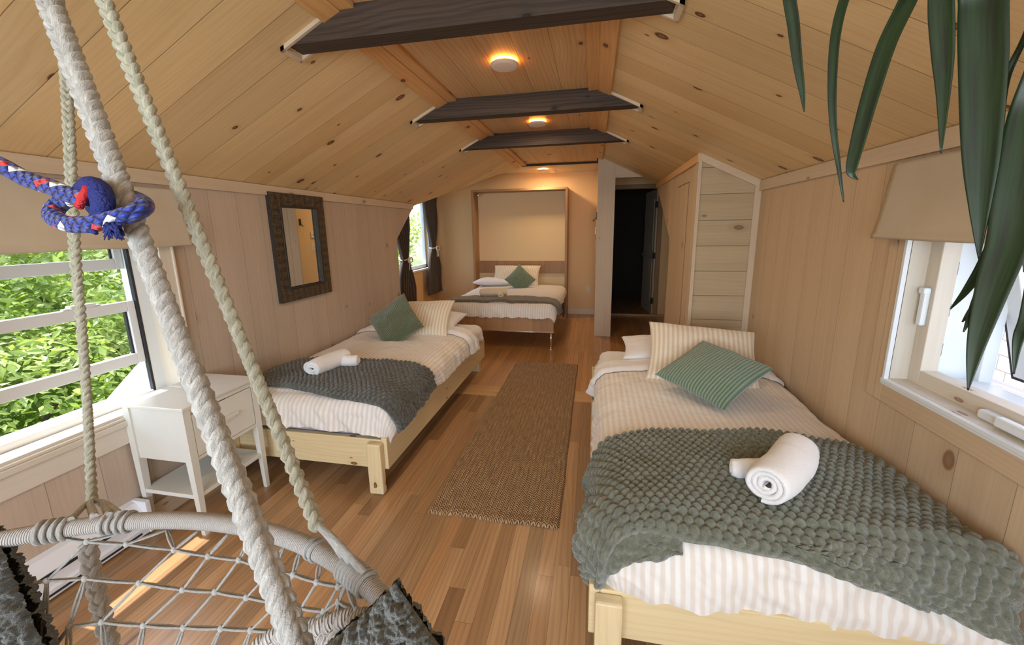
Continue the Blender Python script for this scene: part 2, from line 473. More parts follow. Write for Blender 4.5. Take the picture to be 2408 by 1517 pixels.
# ------------------------------------------------------------------ mesh building
class MB:
    def __init__(s):
        s.v, s.f, s.uv, s.sm = [], [], [], []
    def quad(s, pts, uvs, smooth=False):
        b = len(s.v)
        s.v += [tuple(p) for p in pts]
        s.f.append(tuple(range(b, b + len(pts))))
        s.uv.append(list(uvs))
        s.sm.append(smooth)
        return s
    def box(s, x0, x1, y0, y1, z0, z1, grain=None, R=None):
        lo, hi = (x0, y0, z0), (x1, y1, z1)
        d = [hi[i] - lo[i] for i in range(3)]
        g = d.index(max(d)) if grain is None else grain
        ou, ov = random.uniform(0, 9), random.uniform(.02, .3)
        P = [Vector((lo[0] if i & 1 == 0 else hi[0], lo[1] if i & 2 == 0 else hi[1], lo[2] if i & 4 == 0 else hi[2])) for i in range(8)]
        F = [((0, 4, 6, 2), 0), ((1, 3, 7, 5), 0), ((0, 1, 5, 4), 1), ((2, 6, 7, 3), 1), ((0, 2, 3, 1), 2), ((4, 5, 7, 6), 2)]
        b = len(s.v)
        s.v += [tuple(R @ p) if R else tuple(p) for p in P]
        for idx, n in F:
            ax = [a for a in range(3) if a != n]
            if g in ax:
                ua = g
                va = [a for a in ax if a != g][0]
            else:
                ua, va = ax
            s.f.append(tuple(b + i for i in idx))
            s.uv.append([(P[i][ua] + ou, P[i][va] - lo[va] + ov) for i in idx])
            s.sm.append(False)
        return s
    def prism(s, poly, ax, a, b, grain=None, uvo=(0, 0)):
        """poly: 2D points in the two other axes (in order), extruded along ax from a to b"""
        oth = [i for i in range(3) if i != ax]
        def P(p, t):
            q = [0, 0, 0]
            q[oth[0]], q[oth[1]], q[ax] = p[0], p[1], t
            return q
        n = len(poly)
        g = oth[0] if grain is None else grain
        def U(q, face_ax):
            axs = [i for i in range(3) if i != face_ax]
            if g in axs:
                ua = g
                va = [i for i in axs if i != g][0]
            else:
                ua, va = axs
            return (q[ua] + uvo[0], q[va] + uvo[1])
        A = [P(p, a) for p in poly]
        B = [P(p, b) for p in poly]
        s.quad(A[::-1], [U(q, ax) for q in A[::-1]])
        s.quad(B, [U(q, ax) for q in B])
        for i in range(n):
            j = (i + 1) % n
            e = Vector(B[i]) - Vector(A[i])
            dd = Vector(A[j]) - Vector(A[i])
            fa = max(range(3), key=lambda k: abs(e.cross(dd)[k]))
            q = [A[i], A[j], B[j], B[i]]
            s.quad(q, [U(x, fa) for x in q])
        return s
    def grid(s, fn, nu, nv, ulen=1.0, vlen=1.0, uvfn=None, closeu=False):
        b = len(s.v)
        for i in range(nu + 1):
            for j in range(nv + 1):
                s.v.append(tuple(fn(i / nu, j / nv)))
        w = nv + 1
        for i in range(nu):
            for j in range(nv):
                s.f.append((b + i * w + j, b + (i + 1) * w + j, b + (i + 1) * w + j + 1, b + i * w + j + 1))
                c = [(i / nu, j / nv), ((i + 1) / nu, j / nv), ((i + 1) / nu, (j + 1) / nv), (i / nu, (j + 1) / nv)]
                s.uv.append([uvfn(*x) for x in c] if uvfn else [(x[0] * ulen, x[1] * vlen) for x in c])
                s.sm.append(True)
        return s
    def tube(s, pts, r, n=10, caps=True, rfn=None, uscale=1.0):
        pts = [Vector(p) for p in pts]
        L = 0.0
        rings = []
        T0 = (pts[1] - pts[0]).normalized()
        up = Vector((0, 0, 1)) if abs(T0.z) < .9 else Vector((1, 0, 0))
        N = (up - T0 * up.dot(T0)).normalized()
        b = len(s.v)
        us = []
        for i, p in enumerate(pts):
            T = (pts[min(i + 1, len(pts) - 1)] - pts[max(i - 1, 0)])
            T = T.normalized() if T.length > 1e-9 else T0
            N = (N - T * N.dot(T))
            N = N.normalized() if N.length > 1e-9 else T.orthogonal().normalized()
            B = T.cross(N)
            if i:
                L += (pts[i] - pts[i - 1]).length
            us.append(L)
            rr = r(i / (len(pts) - 1)) if callable(r) else r
            for k in range(n):
                a = 2 * math.pi * k / n
                s.v.append(tuple(p + (N * math.cos(a) + B * math.sin(a)) * rr))
        for i in range(len(pts) - 1):
            for k in range(n):
                k2 = (k + 1) % n
                s.f.append((b + i * n + k, b + i * n + k2, b + (i + 1) * n + k2, b + (i + 1) * n + k))
                s.uv.append([(us[i] * uscale, k / n), (us[i] * uscale, (k + 1) / n), (us[i + 1] * uscale, (k + 1) / n), (us[i + 1] * uscale, k / n)])
                s.sm.append(True)
        if caps:
            for base, rev in ((b, True), (b + (len(pts) - 1) * n, False)):
                idx = list(range(base, base + n))
                s.f.append(tuple(idx[::-1] if rev else idx))
                s.uv.append([(0, 0)] * n)
                s.sm.append(False)
        return s
    def lathe(s, prof, c, n=32, axis='Z'):
        b = len(s.v)
        for (r, h) in prof:
            for k in range(n):
                a = 2 * math.pi * k / n
                q = (r * math.cos(a), r * math.sin(a), h)
                if axis == 'X':
                    q = (q[2], q[0], q[1])
                if axis == 'Y':
                    q = (q[0], q[2], q[1])
                s.v.append((c[0] + q[0], c[1] + q[1], c[2] + q[2]))
        for i in range(len(prof) - 1):
            for k in range(n):
                k2 = (k + 1) % n
                s.f.append((b + i * n + k, b + i * n + k2, b + (i + 1) * n + k2, b + (i + 1) * n + k))
                s.uv.append([(0, 0)] * 4)
                s.sm.append(True)
        return s
    def build(s, name, mat, parent=None, bevel=0.0, seg=2, weld=False, sub=0):
        me = bpy.data.meshes.new(name)
        me.from_pydata(s.v, [], s.f)
        ul = me.uv_layers.new(name='UVMap')
        flat = [c for f in s.uv for p in f for c in p]
        ul.data.foreach_set('uv', flat)
        me.polygons.foreach_set('use_smooth', s.sm)
        me.materials.append(M[mat] if isinstance(mat, str) else mat)
        me.update()
        o = bpy.data.objects.new(name, me)
        COL.objects.link(o)
        if parent is not None:
            o.parent = parent
            o.matrix_parent_inverse = parent.matrix_world.inverted()
        if weld:
            w = o.modifiers.new('weld', 'WELD')
            w.merge_threshold = .0005
        if bevel:
            m = o.modifiers.new('bevel', 'BEVEL')
            m.width = bevel
            m.segments = seg
            m.limit_method = 'ANGLE'
        if sub:
            m = o.modifiers.new('sub', 'SUBSURF')
            m.levels = m.render_levels = sub
        return o

def tag(o, label, cat, group=None, kind=None):
    o['label'] = label
    if cat:
        o['category'] = cat
    if group:
        o['group'] = group
    if kind:
        o['kind'] = kind
    return o
def thing(name, loc, label, cat, group=None, kind=None):
    o = bpy.data.objects.new(name, None)
    COL.objects.link(o)
    o.location = loc
    o.empty_display_size = .1
    bpy.context.view_layer.update()
    return tag(o, label, cat, group, kind)
def struct(o, label=None):
    o['kind'] = 'structure'
    if label:
        o['label'] = label
    return o
def boxo(name, mat, parent, *b, bevel=.002, grain=None):
    return MB().box(*b, grain=grain).build(name, mat, parent, bevel=bevel)

def fbm(p, sc, oct=3):
    return noise.fractal(Vector(p) * sc, 1.0, 2.0, oct)

def catmull(pts, per=12):
    P = [Vector(p) for p in pts]
    P = [P[0] * 2 - P[1]] + P + [P[-1] * 2 - P[-2]]
    out = []
    for i in range(1, len(P) - 2):
        a, b, c, d = P[i - 1:i + 3]
        for k in range(per):
            t = k / per
            out.append(.5 * ((2 * b) + (c - a) * t + (2 * a - 5 * b + 4 * c - d) * t * t + (3 * b - a - 3 * c + d) * t ** 3))
    out.append(P[-2])
    return out

def ray(x, y, d):
    """point seen at photo pixel (x, y), d metres deep from the camera: used to place thin hanging things in the room"""
    return CAM + ROT @ Vector(((x - W_PX / 2) / F_PX, -(y - CY_PX) / F_PX, -1)) * d

# ================================================================== SETTING
XL, XR, ZW, SL = -2.26, 1.22, 1.82, .49
ZF = 2.41
XCL = XL + (ZF - ZW) / SL          # -1.056
XCR = XR - (ZF - ZW) / SL          # 0.016
YB = -2.1                          # gable wall behind the camera
TH = .10

# floor: three fields
mb = MB()
mb.box(-3.1, 2.6, YB - .1, 3.37, -.08, 0.0, grain=1)
struct(mb.build('floor', 'floor'), 'honey brown floorboards of the near half of the room')
mb = MB()
mb.box(-3.1, 2.6, 3.37, 3.60, -.08, 0.0, grain=0)
struct(mb.build('floor', 'floor3'), 'pale crosswise floorboards joining the two floor halves')
mb = MB()
mb.box(-3.1, 2.6, 3.60, 9.2, -.08, 0.0, grain=1)
struct(mb.build('floor', 'floor2'), 'narrow orange brown floorboards of the far half of the room')

# left wall with window opening (y .05..1.75, z .62..1.62)
def wall_poly(name, mat, pieces, x0, x1, label):
    mb = MB()
    for poly in pieces:
        mb.prism(poly, 0, x0, x1, grain=2, uvo=(0, 20 * .195 + .054))
    return struct(mb.build(name, mat), label)
WLy0, WLy1, WLz0, WLz1 = .90, 1.745, .625, 1.62
wall_poly('wall_left', 'wallwash', [
    [(YB, 0), (4.45, 0), (4.45, WLz0), (YB, WLz0)],
    [(YB, WLz0), (WLy0, WLz0), (WLy0, WLz1), (YB, WLz1)],
    [(WLy1, WLz0), (4.45, WLz0), (4.45, 1.40), (4.72, 1.62 - .008), (4.72, WLz1), (WLy1, WLz1)],
    [(YB, WLz1), (4.73, WLz1), (5.05, 1.86), (YB, 1.86)],
], XL - TH, XL, 'whitewashed board wall on the left with the mirror')
WRy0, WRy1, WRz0, WRz1 = .30, 1.885, .86, 1.60
wall_poly('wall_right', 'wallr', [
    [(YB, 0), (3.45, 0), (3.45, WRz0), (YB, WRz0)],
    [(YB, WRz0), (WRy0, WRz0), (WRy0, WRz1), (YB, WRz1)],
    [(WRy1, WRz0), (3.45, WRz0), (3.45, WRz1), (WRy1, WRz1)],
    [(YB, WRz1), (3.45, WRz1), (3.45, 1.86), (YB, 1.86)],
], XR, XR + TH, 'whitewashed board wall on the right beside the bed')
# gable wall behind camera: two window openings
mb = MB()
for (a, b, c, d) in ((-2.4, -1.85, 0, 2.6), (-.65, -.35, 0, 2.6), (.85, 1.4, 0, 2.6), (-1.85, -.65, 0, .8), (-1.85, -.65, 2.1, 2.6), (-.35, .85, 0, .8), (-.35, .85, 2.1, 2.6)):
    mb.box(a, b, YB - .06, YB, c, d, grain=2)
struct(mb.build('wall_back', 'wallwash'), 'gable wall behind the camera')
for k, xc in enumerate((-1.25, .25)):
    w = MB()
    for (a, b, c, d) in ((-.62, -.56, .78, 2.12), (.56, .62, .78, 2.12), (-.56, .56, .78, .84), (-.56, .56, 2.06, 2.12), (-.56, .56, 1.43, 1.47)):
        w.box(xc + a, xc + b, YB - .02, YB + .03, c, d)
    struct(w.build('window_%d' % (5 + k), 'vinyl', bevel=.003), 'window in the gable wall')

# sloped ceilings: solid panels
def slope_panel(name, pts_xy, side, label):
    """pts_xy in plan; z from the slope; boards run up the slope"""
    def z(x):
        return ZW + SL * ((x - XL) if side < 0 else (XR - x))
    k = math.sqrt(1 + SL * SL)
    mb = MB()
    U = lambda p: ((p[0]) * k, p[1] + 40 * .195 - .006)
    A = [(x, y, z(x)) for x, y in pts_xy]
    B = [(x, y, z(x) + .16) for x, y in pts_xy]
    mb.quad(A[::-1], [U(p) for p in A[::-1]])
    mb.quad(B, [U(p) for p in B])
    for i in range(len(A)):
        j = (i + 1) % len(A)
        q = [A[i], A[j], B[j], B[i]]
        mb.quad(q, [U(p) for p in q])
    return struct(mb.build(name, 'ceil'), label)
slope_panel('ceiling', [(XL - .12, YB - .1), (XCL, YB - .1), (XCL, 6.12), (-1.30, 5.95), (XL - .12, 4.94)], -1, 'knotty pine boards of the left ceiling slope')
slope_panel('ceiling', [(XCR, YB - .1), (XR + .14, YB - .1), (XR + .14, 5.63), (XCR, 5.63)], 1, 'knotty pine boards of the right ceiling slope')
mb = MB().box(XCL, XCR, YB - .1, 6.10, ZF, ZF + .12, grain=1)
struct(mb.build('ceiling', 'flat'), 'flat pine board strip along the ceiling ridge')

# trims along the wall tops
def tr(name, mat, *b, label=None, bevel=.002, grain=None):
    return struct(boxo(name, mat, None, *b, bevel=bevel, grain=grain), label)
tr('trim_1', 'washtrim', XL, XL + .018, YB, 4.91, 1.755, 1.822, label='pale trim along the top of the left wall')
tr('trim_2', 'washtrim', XR - .018, XR, YB, 3.45, 1.75, 1.822, label='pale trim along the top of the right wall')
# baseboards
tr('baseboard_left', 'washtrim', XL, XL + .016, 1.42, 4.45, 0, .10, label='pale baseboard behind the nightstand')
tr('baseboard_right', 'washtrim', XR - .016, XR, YB, 3.45, 0, .10)

# ceiling corner trims between beams (two boards meeting in a shallow V), per bay and side
bays = [(YB, 1.70), (1.80, 2.97), (3.07, 4.09), (4.19, 6.08)]
tn = 3
for (a, b) in bays:
    for side in (-1, 1):
        xc = XCL if side < 0 else XCR
        bb = b if side < 0 else min(b, 5.63)
        # flat board
        x0, x1 = (xc - .004, xc + .075) if side < 0 else (xc - .075, xc + .004)
        tr('trim_%d' % tn, 'trim', x0, x1, a, bb, ZF - .019, ZF - .0005, label='pine trim board on the flat ceiling edge'); tn += 1
        # sloped board
        mb = MB()
        k = 1 / math.sqrt(1 + SL * SL)
        dx = .085 * k * (1 if side > 0 else -1)
        zz = lambda x: (ZW + SL * ((x - XL) if side < 0 else (XR - x)))
        xa, xb = xc, xc + dx
        pr = [(xa, zz(xa) - .001), (xb, zz(xb) - .001), (xb - .008 * side, zz(xb) - .021), (xa - .009 * side, zz(xa) - .024)]
        mb.prism(pr, 1, a, bb, grain=1, uvo=(tn * 1.7, .5))
        struct(mb.build('trim_%d' % tn, 'trim'), 'pine trim board on the slope edge'); tn += 1

# collar beams through the slopes
def beam(y0, y1, label):
    zb, zt = 2.285, 2.45
    xl = XL + (zb - ZW) / SL
    xr = XR - (zb - ZW) / SL
    o = thing('ceiling_beam', ((xl + xr) / 2, (y0 + y1) / 2, zb), label, 'beam', 'dark beams under the ceiling')
    mb = MB()
    xl2 = XL + (zt - ZW) / SL
    xr2 = XR - (zt - ZW) / SL
    mb.prism([(xl, zb), (xr, zb), (xr2, zt), (xl2, zt)], 1, y0, y1, grain=0, uvo=(y0 * 3.3, -2.2))
    mb.build('timber', 'beam', o, bevel=.004)
    # thin pale trim strips around where the beam meets each slope
    for side in (-1, 1):
        x0 = xl if side < 0 else xr
        s_ = MB()
        def zz(x):
            return ZW + SL * ((x - XL) if side < 0 else (XR - x))
        e = -.03 * side
        L_ = .30
        for (ya, yb) in ((y0 - .014, y0), (y1, y1 + .014)):
            xi, xo = x0 - side * L_ * .85, x0 + side * .022
            s_.prism([(xi, zz(xi)), (xo, zz(xo)), (xo, zz(xo) - .018), (xi, zz(xi) - .018)], 1, ya, yb, grain=0)
        xo = x0 + side * .022
        xi = x0 + side * .004
        s_.prism([(xi, zz(xi)), (xo, zz(xo)), (xo, zz(xo) - .018), (xi, zz(xi) - .018)], 1, y0 - .014, y1 + .014, grain=0)
        t_ = s_.build('end_trim', 'washtrim', o)
        t_['label'] = 'pale trim strips around the beam end'
    return o
beam(1.70, 1.80, 'thick dark beam nearest the camera at the top of the photo')
beam(2.97, 3.07, 'middle dark beam between the two glowing ceiling lights')
beam(4.09, 4.19, 'farthest dark beam beyond both glowing ceiling lights')
tr('trim_40', 'beam', XCL - .10, .036, 6.08, 6.13, 2.385, 2.45, label='thin dark strip where the pine ceiling ends')

# ---- far room
struct(MB().box(-3.1, XCL, 4.38, 7.2, 2.404, 2.5).box(XCL, 2.6, 6.13, 7.2, 2.404, 2.5).box(.04, 2.6, 5.70, 6.14, 2.404, 2.5).build('ceiling', 'farceil'), 'white ceiling of the far room')
mb = MB()   # far wall with the door opening x .327..1.02, z 0..2.105
mb.box(-3.0, .327, 7.1, 7.2, 0, 2.5).box(1.015, 2.5, 7.1, 7.2, 0, 2.5).box(.327, 1.015, 7.1, 7.2, 2.105, 2.5)
struct(mb.build('wall_far', 'tan'), 'tan painted far wall behind the fold-down bed')
FW = (5.15, 6.72, .86, 2.02)   # far window y0,y1,z0,z1
XF = -2.84
mb = MB()
mb.box(XF - .1, XF, 4.38, FW[0], 0, 2.5).box(XF - .1, XF, FW[1], 7.1, 0, 2.5).box(XF - .1, XF, FW[0], FW[1], 0, FW[2]).box(XF - .1, XF, FW[0], FW[1], FW[3], 2.5)
struct(mb.build('wall_far_left', 'tan'), 'tan painted wall under the far window')
struct(MB().box(-2.94, XL - TH, 4.36, 4.46, 0, 2.5).build('wall_return', 'tan'), 'return wall beside the far window')
tr('baseboard_far', 'farceil', -.42, .036, 7.085, 7.1, 0, .10, label='cream baseboard along the far wall')
tr('baseboard_far_left', 'farceil', XF, XF + .014, 4.46, 7.1, 0, .10)
# partition beside the doorway
struct(MB().box(.036, .24, 5.66, 7.1, 0, 2.45).build('wall_partition', 'tan'), 'tan partition between bed nook and hall')
tr('trim_41', 'washtrim', .034, .255, 5.626, 5.66, 0, 2.398, label='pale board post left of the dark doorway', grain=2)
tr('trim_42', 'washtrim', .165, .257, 5.618, 5.63, 0, 2.125, label='pale door casing left of the dark doorway', grain=2)
struct(MB().prism([(.24, 2.125), (1.35, 2.125), (1.35, 1.78), (1.40, 1.76), (1.40, 2.5), (.24, 2.5)], 1, 5.634, 5.69, grain=0).build('wall_header', 'washtrim'), 'pale header boards above the dark doorway')
# hall right side and dark room beyond the door
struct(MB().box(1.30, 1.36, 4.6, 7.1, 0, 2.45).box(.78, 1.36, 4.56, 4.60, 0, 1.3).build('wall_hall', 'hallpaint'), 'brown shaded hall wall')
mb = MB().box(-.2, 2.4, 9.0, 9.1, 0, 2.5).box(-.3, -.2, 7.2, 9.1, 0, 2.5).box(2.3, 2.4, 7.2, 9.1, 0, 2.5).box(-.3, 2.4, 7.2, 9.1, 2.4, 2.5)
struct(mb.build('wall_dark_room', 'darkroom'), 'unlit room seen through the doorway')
tr('trim_43', 'floor3', .25, 1.30, 7.06, 7.12, 0, .03, label='wooden threshold at the far door')
mb = MB().box(1.015, 1.08, 7.07, 7.1, 0, 2.17).box(.262, .327, 7.07, 7.1, 0, 2.17).box(.262, 1.08, 7.07, 7.1, 2.105, 2.17)
struct(mb.build('trim_44', 'hallpaint', bevel=.003), 'casing around the far door')
d_ = thing('door_1', (1.01, 7.14, 0), 'white panel door standing open into the dark room', None, kind='structure')
R_ = Matrix.Translation((1.01, 7.15, 0)) @ Matrix.Rotation(math.radians(97), 4, 'Z')
mb = MB()
mb.box(0, .72, -.018, .018, .01, 2.09, R=R_)
mb.box(.10, .62, .018, .026, .25, .95, R=R_).box(.10, .62, .018, .026, 1.1, 1.95, R=R_)
mb.build('door_leaf', 'doorwhite', d_, bevel=.003)
for z in (.25, 1.02, 1.85):
    MB().box(-.012, .012, -.006, .034, z - .05, z + .05, R=R_).build('hinge', 'black', d_)
MB().box(.64, .70, .018, .07, .98, 1.03, R=R_).build('door_handle', 'black', d_, bevel=.004)

# ---- closet bump-out on the right
cx0, cy0, cy1 = .78, 3.45, 4.56
zc = lambda x: ZW + SL * (XR - x)
mb = MB()
mb.prism([(cx0, 0), (XR + .1, 0), (XR + .1, zc(XR + .1) + .05), (cx0, zc(cx0) + .02)], 1, cy0, cy0 + .05, grain=0, uvo=(2.0, .1965 * 30 - .163))
struct(mb.build('wall_closet_front', 'closet'), 'horizontal whitewashed boards of the closet front')
mb = MB()
mb.prism([(cy0 + .05, 0), (4.46, 0), (4.56, 1.378), (5.70, zc(cx0) - .01), (5.70, 2.10), (cy0 + .05, 2.10)], 0, cx0, cx0 + .045, grain=2, uvo=(5, .33))
struct(mb.build('wall_closet_side', 'wallr'), 'vertical whitewashed boards of the closet side')
tr('trim_45', 'washtrim', cx0 - .004, cx0 + .012, cy0 - .012, cy0 + .0, 0, zc(cx0) - .005, label='pale corner strip of the closet', grain=2)
tr('trim_46', 'washtrim', cx0 - .012, cx0 - .001, cy0 - .008, cy0 + .10, 0, zc(cx0) + .02, label='pale corner board on the closet side', grain=2)
tr('trim_47', 'washtrim', XR - .045, XR, cy0 - .012, cy0 - .0, 0, zc(XR - .045) + .012, label='pale corner strip where closet meets the right wall', grain=2)
mb = MB()
xa, xb = cx0 + .0, XR - .01
mb.prism([(xa, zc(xa) + .0), (xb, zc(xb) + .0), (xb, zc(xb) - .055), (xa, zc(xa) - .055)], 1, cy0 - .014, cy0, grain=0)
struct(mb.build('trim_48', 'washtrim'), 'sloping pale trim above the closet front')
mb = MB()   # pine trim along the closet side top
mb.prism([(cy0 - .0, zc(cx0) - .002), (5.62, zc(cx0) - .002), (5.62, zc(cx0) - .062), (cy0 - .0, zc(cx0) - .062)], 0, cx0 - .02, cx0 - .001, grain=1)
struct(mb.build('trim_49', 'trim', bevel=.002), 'pine trim between closet side and ceiling')
# narrow flush door outline cut in the closet side
d2 = thing('door_2', (cx0, 4.03, 0), 'narrow flush closet door with a dark outline', None, kind='structure')
boxo('door_leaf', 'wallr', d2, cx0 - .003, cx0 + .004, 3.79, 4.27, .05, 1.858, bevel=0, grain=2)
boxo('door_gap', 'hdark', d2, cx0 - .0016, cx0 - .0001, 3.783, 3.791, .05, 1.866, bevel=0)
boxo('door_gap', 'hdark', d2, cx0 - .0016, cx0 - .0001, 3.783, 4.27, 1.857, 1.866, bevel=0)

# ================================================================== WINDOWS
# left window: casing, jamb, two sashes
w1 = thing('window_1', (XL, .9, .62), 'white double hung window on the left showing green leaves', None, kind='structure')
mb = MB()
mb.box(XL, XL + .014, WLy1, WLy1 + .072, WLz0 - .16, 1.69)
mb.box(XL, XL + .014, WLy0 - .075, WLy0, WLz0 - .16, 1.69)
mb.box(XL, XL + .014, WLy0, WLy1, WLz0 - .145, WLz0 - .05)
mb.box(XL, XL + .014, WLy0, WLy1, WLz1, 1.72)
mb.build('casing', 'winwood', w1, bevel=.002)
mb = MB()
mb.box(XL + .001, XL + .022, WLy1 + .062, WLy1 + .075, WLz0 - .16, 1.69)
mb.box(XL, XL + .03, WLy0 - .02, WLy1 + .02, WLz0 - .05, WLz0 - .022)
mb.box(XL, XL + .022, WLy0 - .02, WLy1 + .02, WLz0 - .022, WLz0 - .008)
mb.build('moulding', 'winwood', w1, bevel=.004)
mb = MB()
mb.box(XL - .10, XL + .004, WLy1 - .004, WLy1 + .002, WLz0, WLz1)
mb.box(XL - .10, XL + .004, WLy0 - .002, WLy0 + .004, WLz0, WLz1)
mb.box(XL - .10, XL + .004, WLy0, WLy1, WLz0 - .01, WLz0 + .003)
mb.build('jamb', 'winwood', w1)
xf0, xf1 = -2.44, -2.36
mb = MB()
mb.box(xf0, xf1, WLy1 - .062, WLy1 + .004, WLz0, WLz1)
mb.box(xf0, xf1, WLy0 - .004, WLy0 + .062, WLz0, WLz1)
mb.box(xf0 - .03, xf1, WLy0 + .06, WLy1 - .062, WLz0 - .0, WLz0 + .036)
mb.box(xf0 - .06, xf0, WLy0, WLy1, WLz0 - .03, WLz0 + .015)
mb.build('frame', 'vinyl', w1, bevel=.003)
MB().box(xf1 - .02, xf1 + .0015, WLy1 - .074, WLy1 - .062, WLz0 + .03, WLz1).build('seal', 'hdark', w1)
def sash(nm, x0, x1, y0, y1, z0, z1, st, rb, rt, lab=None):
    m_ = MB()
    m_.box(x0, x1, y0, y0 + st, z0, z1).box(x0, x1, y1 - st, y1, z0, z1)
    m_.box(x0, x1, y0 + st, y1 - st, z0, z0 + rb).box(x0, x1, y0 + st, y1 - st, z1 - rt, z1)
    o = m_.build(nm, 'vinyl', w1, bevel=.003)
    gx = (x0 + x1) / 2
    boxo('glass_pane', 'glass', o, gx - .002, gx + .002, y0 + st, y1 - st, z0 + rb, z1 - rt, bevel=0)
    MB().box(x0 + .004, x1 - .012, y1 - st - .009, y1 - st + .001, z0 + rb, z1 - rt).build('gasket', 'hdark', o)
    return o
ys0, ys1 = WLy0 + .07, WLy1 - .076
sash('sash', -2.43, -2.405, ys0 - .01, ys1 + .01, 1.325, 1.60, .035, .055, .04)
lower = sash('sash', -2.40, -2.368, ys0, ys1, .826, 1.16, .036, .055, .052)
MB().box(-2.40, -2.365, 1.40, 1.50, 1.16, 1.178).box(-2.392, -2.37, 1.375, 1.525, 1.16, 1.168).build('sash_lock', 'vinyl', lower, bevel=.006)

# roller-less parchment shades
def shade(side, y0, y1, label, nm='window_shade'):
    X = XL if side < 0 else XR
    def fn(u, v):
        y = y0 + (y1 - y0) * u
        out = .02 + .05 * v ** 1.3 + .006 * math.sin(u * 9 + 2) * v + .004 * fbm((u * 3, v * 2, side), 1.5)
        if v > .93:
            out += .006 * math.sin((v - .93) / .07 * math.pi)
        z = 1.735 - .30 * v + (.002 * math.sin(u * 14)) * v
        return (X - side * out, y, z)
    mb = MB().grid(fn, 60, 24)
    o = mb.build(nm, 'shade')
    sd = o.modifiers.new('solid', 'SOLIDIFY')
    sd.thickness = .003
    return tag(o, label, 'window shade')
shade(-1, .78, 1.90, 'wide parchment fabric shade over the left window, curled at its corner')
shade(1, .10, 2.02, 'parchment fabric shade over the right window behind the hanging leaves')

# right window: awning
w2 = thing('window_2', (XR, 1.1, WRz0), 'white awning window on the right, sash pushed open outside', None, kind='structure')
mb = MB()
mb.box(XR - .012, XR, WRy1, WRy1 + .09, WRz0 - .1, 1.68)
mb.box(XR - .012, XR, WRy0 - .09, WRy1, WRz0 - .10, WRz0 - .01)
mb.box(XR - .012, XR, WRy0 - .09, WRy0, WRz0 - .01, 1.70)
mb.box(XR - .012, XR, WRy0, WRy1, WRz1, 1.70)
o = mb.build('casing', 'wallr', w2, bevel=.002)
mb = MB()
mb.box(XR - .016, XR + .004, WRy1 - .012, WRy1 + .003, WRz0 - .012, WRz1)
mb.box(XR - .020, XR + .004, WRy0, WRy1 + .003, WRz0 - .014, WRz0 + .002)
mb.box(XR - .014, XR - .002, WRy0, WRy1 + .01, WRz0 - .026, WRz0 - .014)
mb.build('bead', 'vinyl', w2, bevel=.002)
mb = MB()
mb.box(XR, XR + .10, WRy1 - .012, WRy1 + .0, WRz0, WRz1, grain=2)
mb.box(XR, XR + .10, WRy0, WRy0 + .012, WRz0, WRz1, grain=2)
mb.box(XR - .001, XR + .10, WRy0, WRy1, WRz0 - .012, WRz0 + .004)
mb.build('jamb', 'winwood', w2)
fx0, fx1 = 1.285, 1.345
mb = MB()
mb.box(fx0, fx1, WRy1 - .07, WRy1 - .01, WRz0, WRz1)
mb.box(fx0, fx1, WRy0 + .01, WRy0 + .07, WRz0, WRz1)
mb.box(fx0, fx1, WRy0 + .07, WRy1 - .07, WRz0, WRz0 + .062)
mb.box(fx0, fx1, WRy0 + .07, WRy1 - .07, WRz1 - .06, WRz1)
mb.build('frame', 'winwood', w2, bevel=.003)
mb = MB()
yj = WRy1 - .045
mb.box(fx1, 1.475, yj, yj + .05, WRz0 - .03, WRz1)
mb.box(fx1, 1.475, WRy0, WRy0 + .045, WRz0 - .03, WRz1)
mb.box(fx1, 1.50, WRy0, WRy1, WRz0 - .03, WRz0 + .03)
mb.box(1.475, 1.52, yj - .035, yj + .06, WRz0 - .06, WRz1)
mb.build('outer_frame', 'vinyl', w2, bevel=.003)
mb = MB()
for z in (.98, 1.14, 1.30):
    mb.box(fx1 + .003, fx1 + .014, yj - .006, yj, z, z + .05)
mb.build('hinge_track', 'hdark', w2)
mb = MB().box(fx0 - .022, fx0 + .0, WRy1 - .055, WRy1 - .030, 1.10, 1.235).box(fx0 - .028, fx0 - .002, WRy1 - .058, WRy1 - .027, 1.225, 1.25)
mb.build('latch', 'vinyl', w2, bevel=.006)
mb = MB().box(fx0 - .03, fx0 + .004, 1.20, 1.52, WRz0 + .004, WRz0 + .036).box(fx0 - .05, fx0 - .02, 1.30, 1.44, WRz0 + .012, WRz0 + .045)
mb.build('crank_cover', 'vinyl', w2, bevel=.008, seg=3)
# open sash: hinged at the top, bottom swung out
Rs = Matrix.Translation((1.40, 0, 1.585)) @ Matrix.Rotation(math.radians(-16), 4, 'Y')
mb = MB()
sy0, sy1 = WRy0 + .06, WRy1 - .065
mb.box(0, .035, sy1 - .07, sy1, -.70, 0, R=Rs).box(0, .035, sy0, sy0 + .07, -.70, 0, R=Rs)
mb.box(0, .035, sy0 + .07, sy1 - .07, -.70, -.63, R=Rs).box(0, .035, sy0 + .07, sy1 - .07, -.06, 0, R=Rs)
so = mb.build('sash', 'vinyl', w2, bevel=.003)
MB().box(.015, .019, sy0 + .07, sy1 - .07, -.63, -.06, R=Rs).build('glass_pane', 'glass', so)
MB().box(.002, .032, sy1, sy1 + .010, -.70, 0, R=Rs).box(.002, .032, sy0, sy1 + .010, -.712, -.70, R=Rs).build('gasket', 'hdark', so)

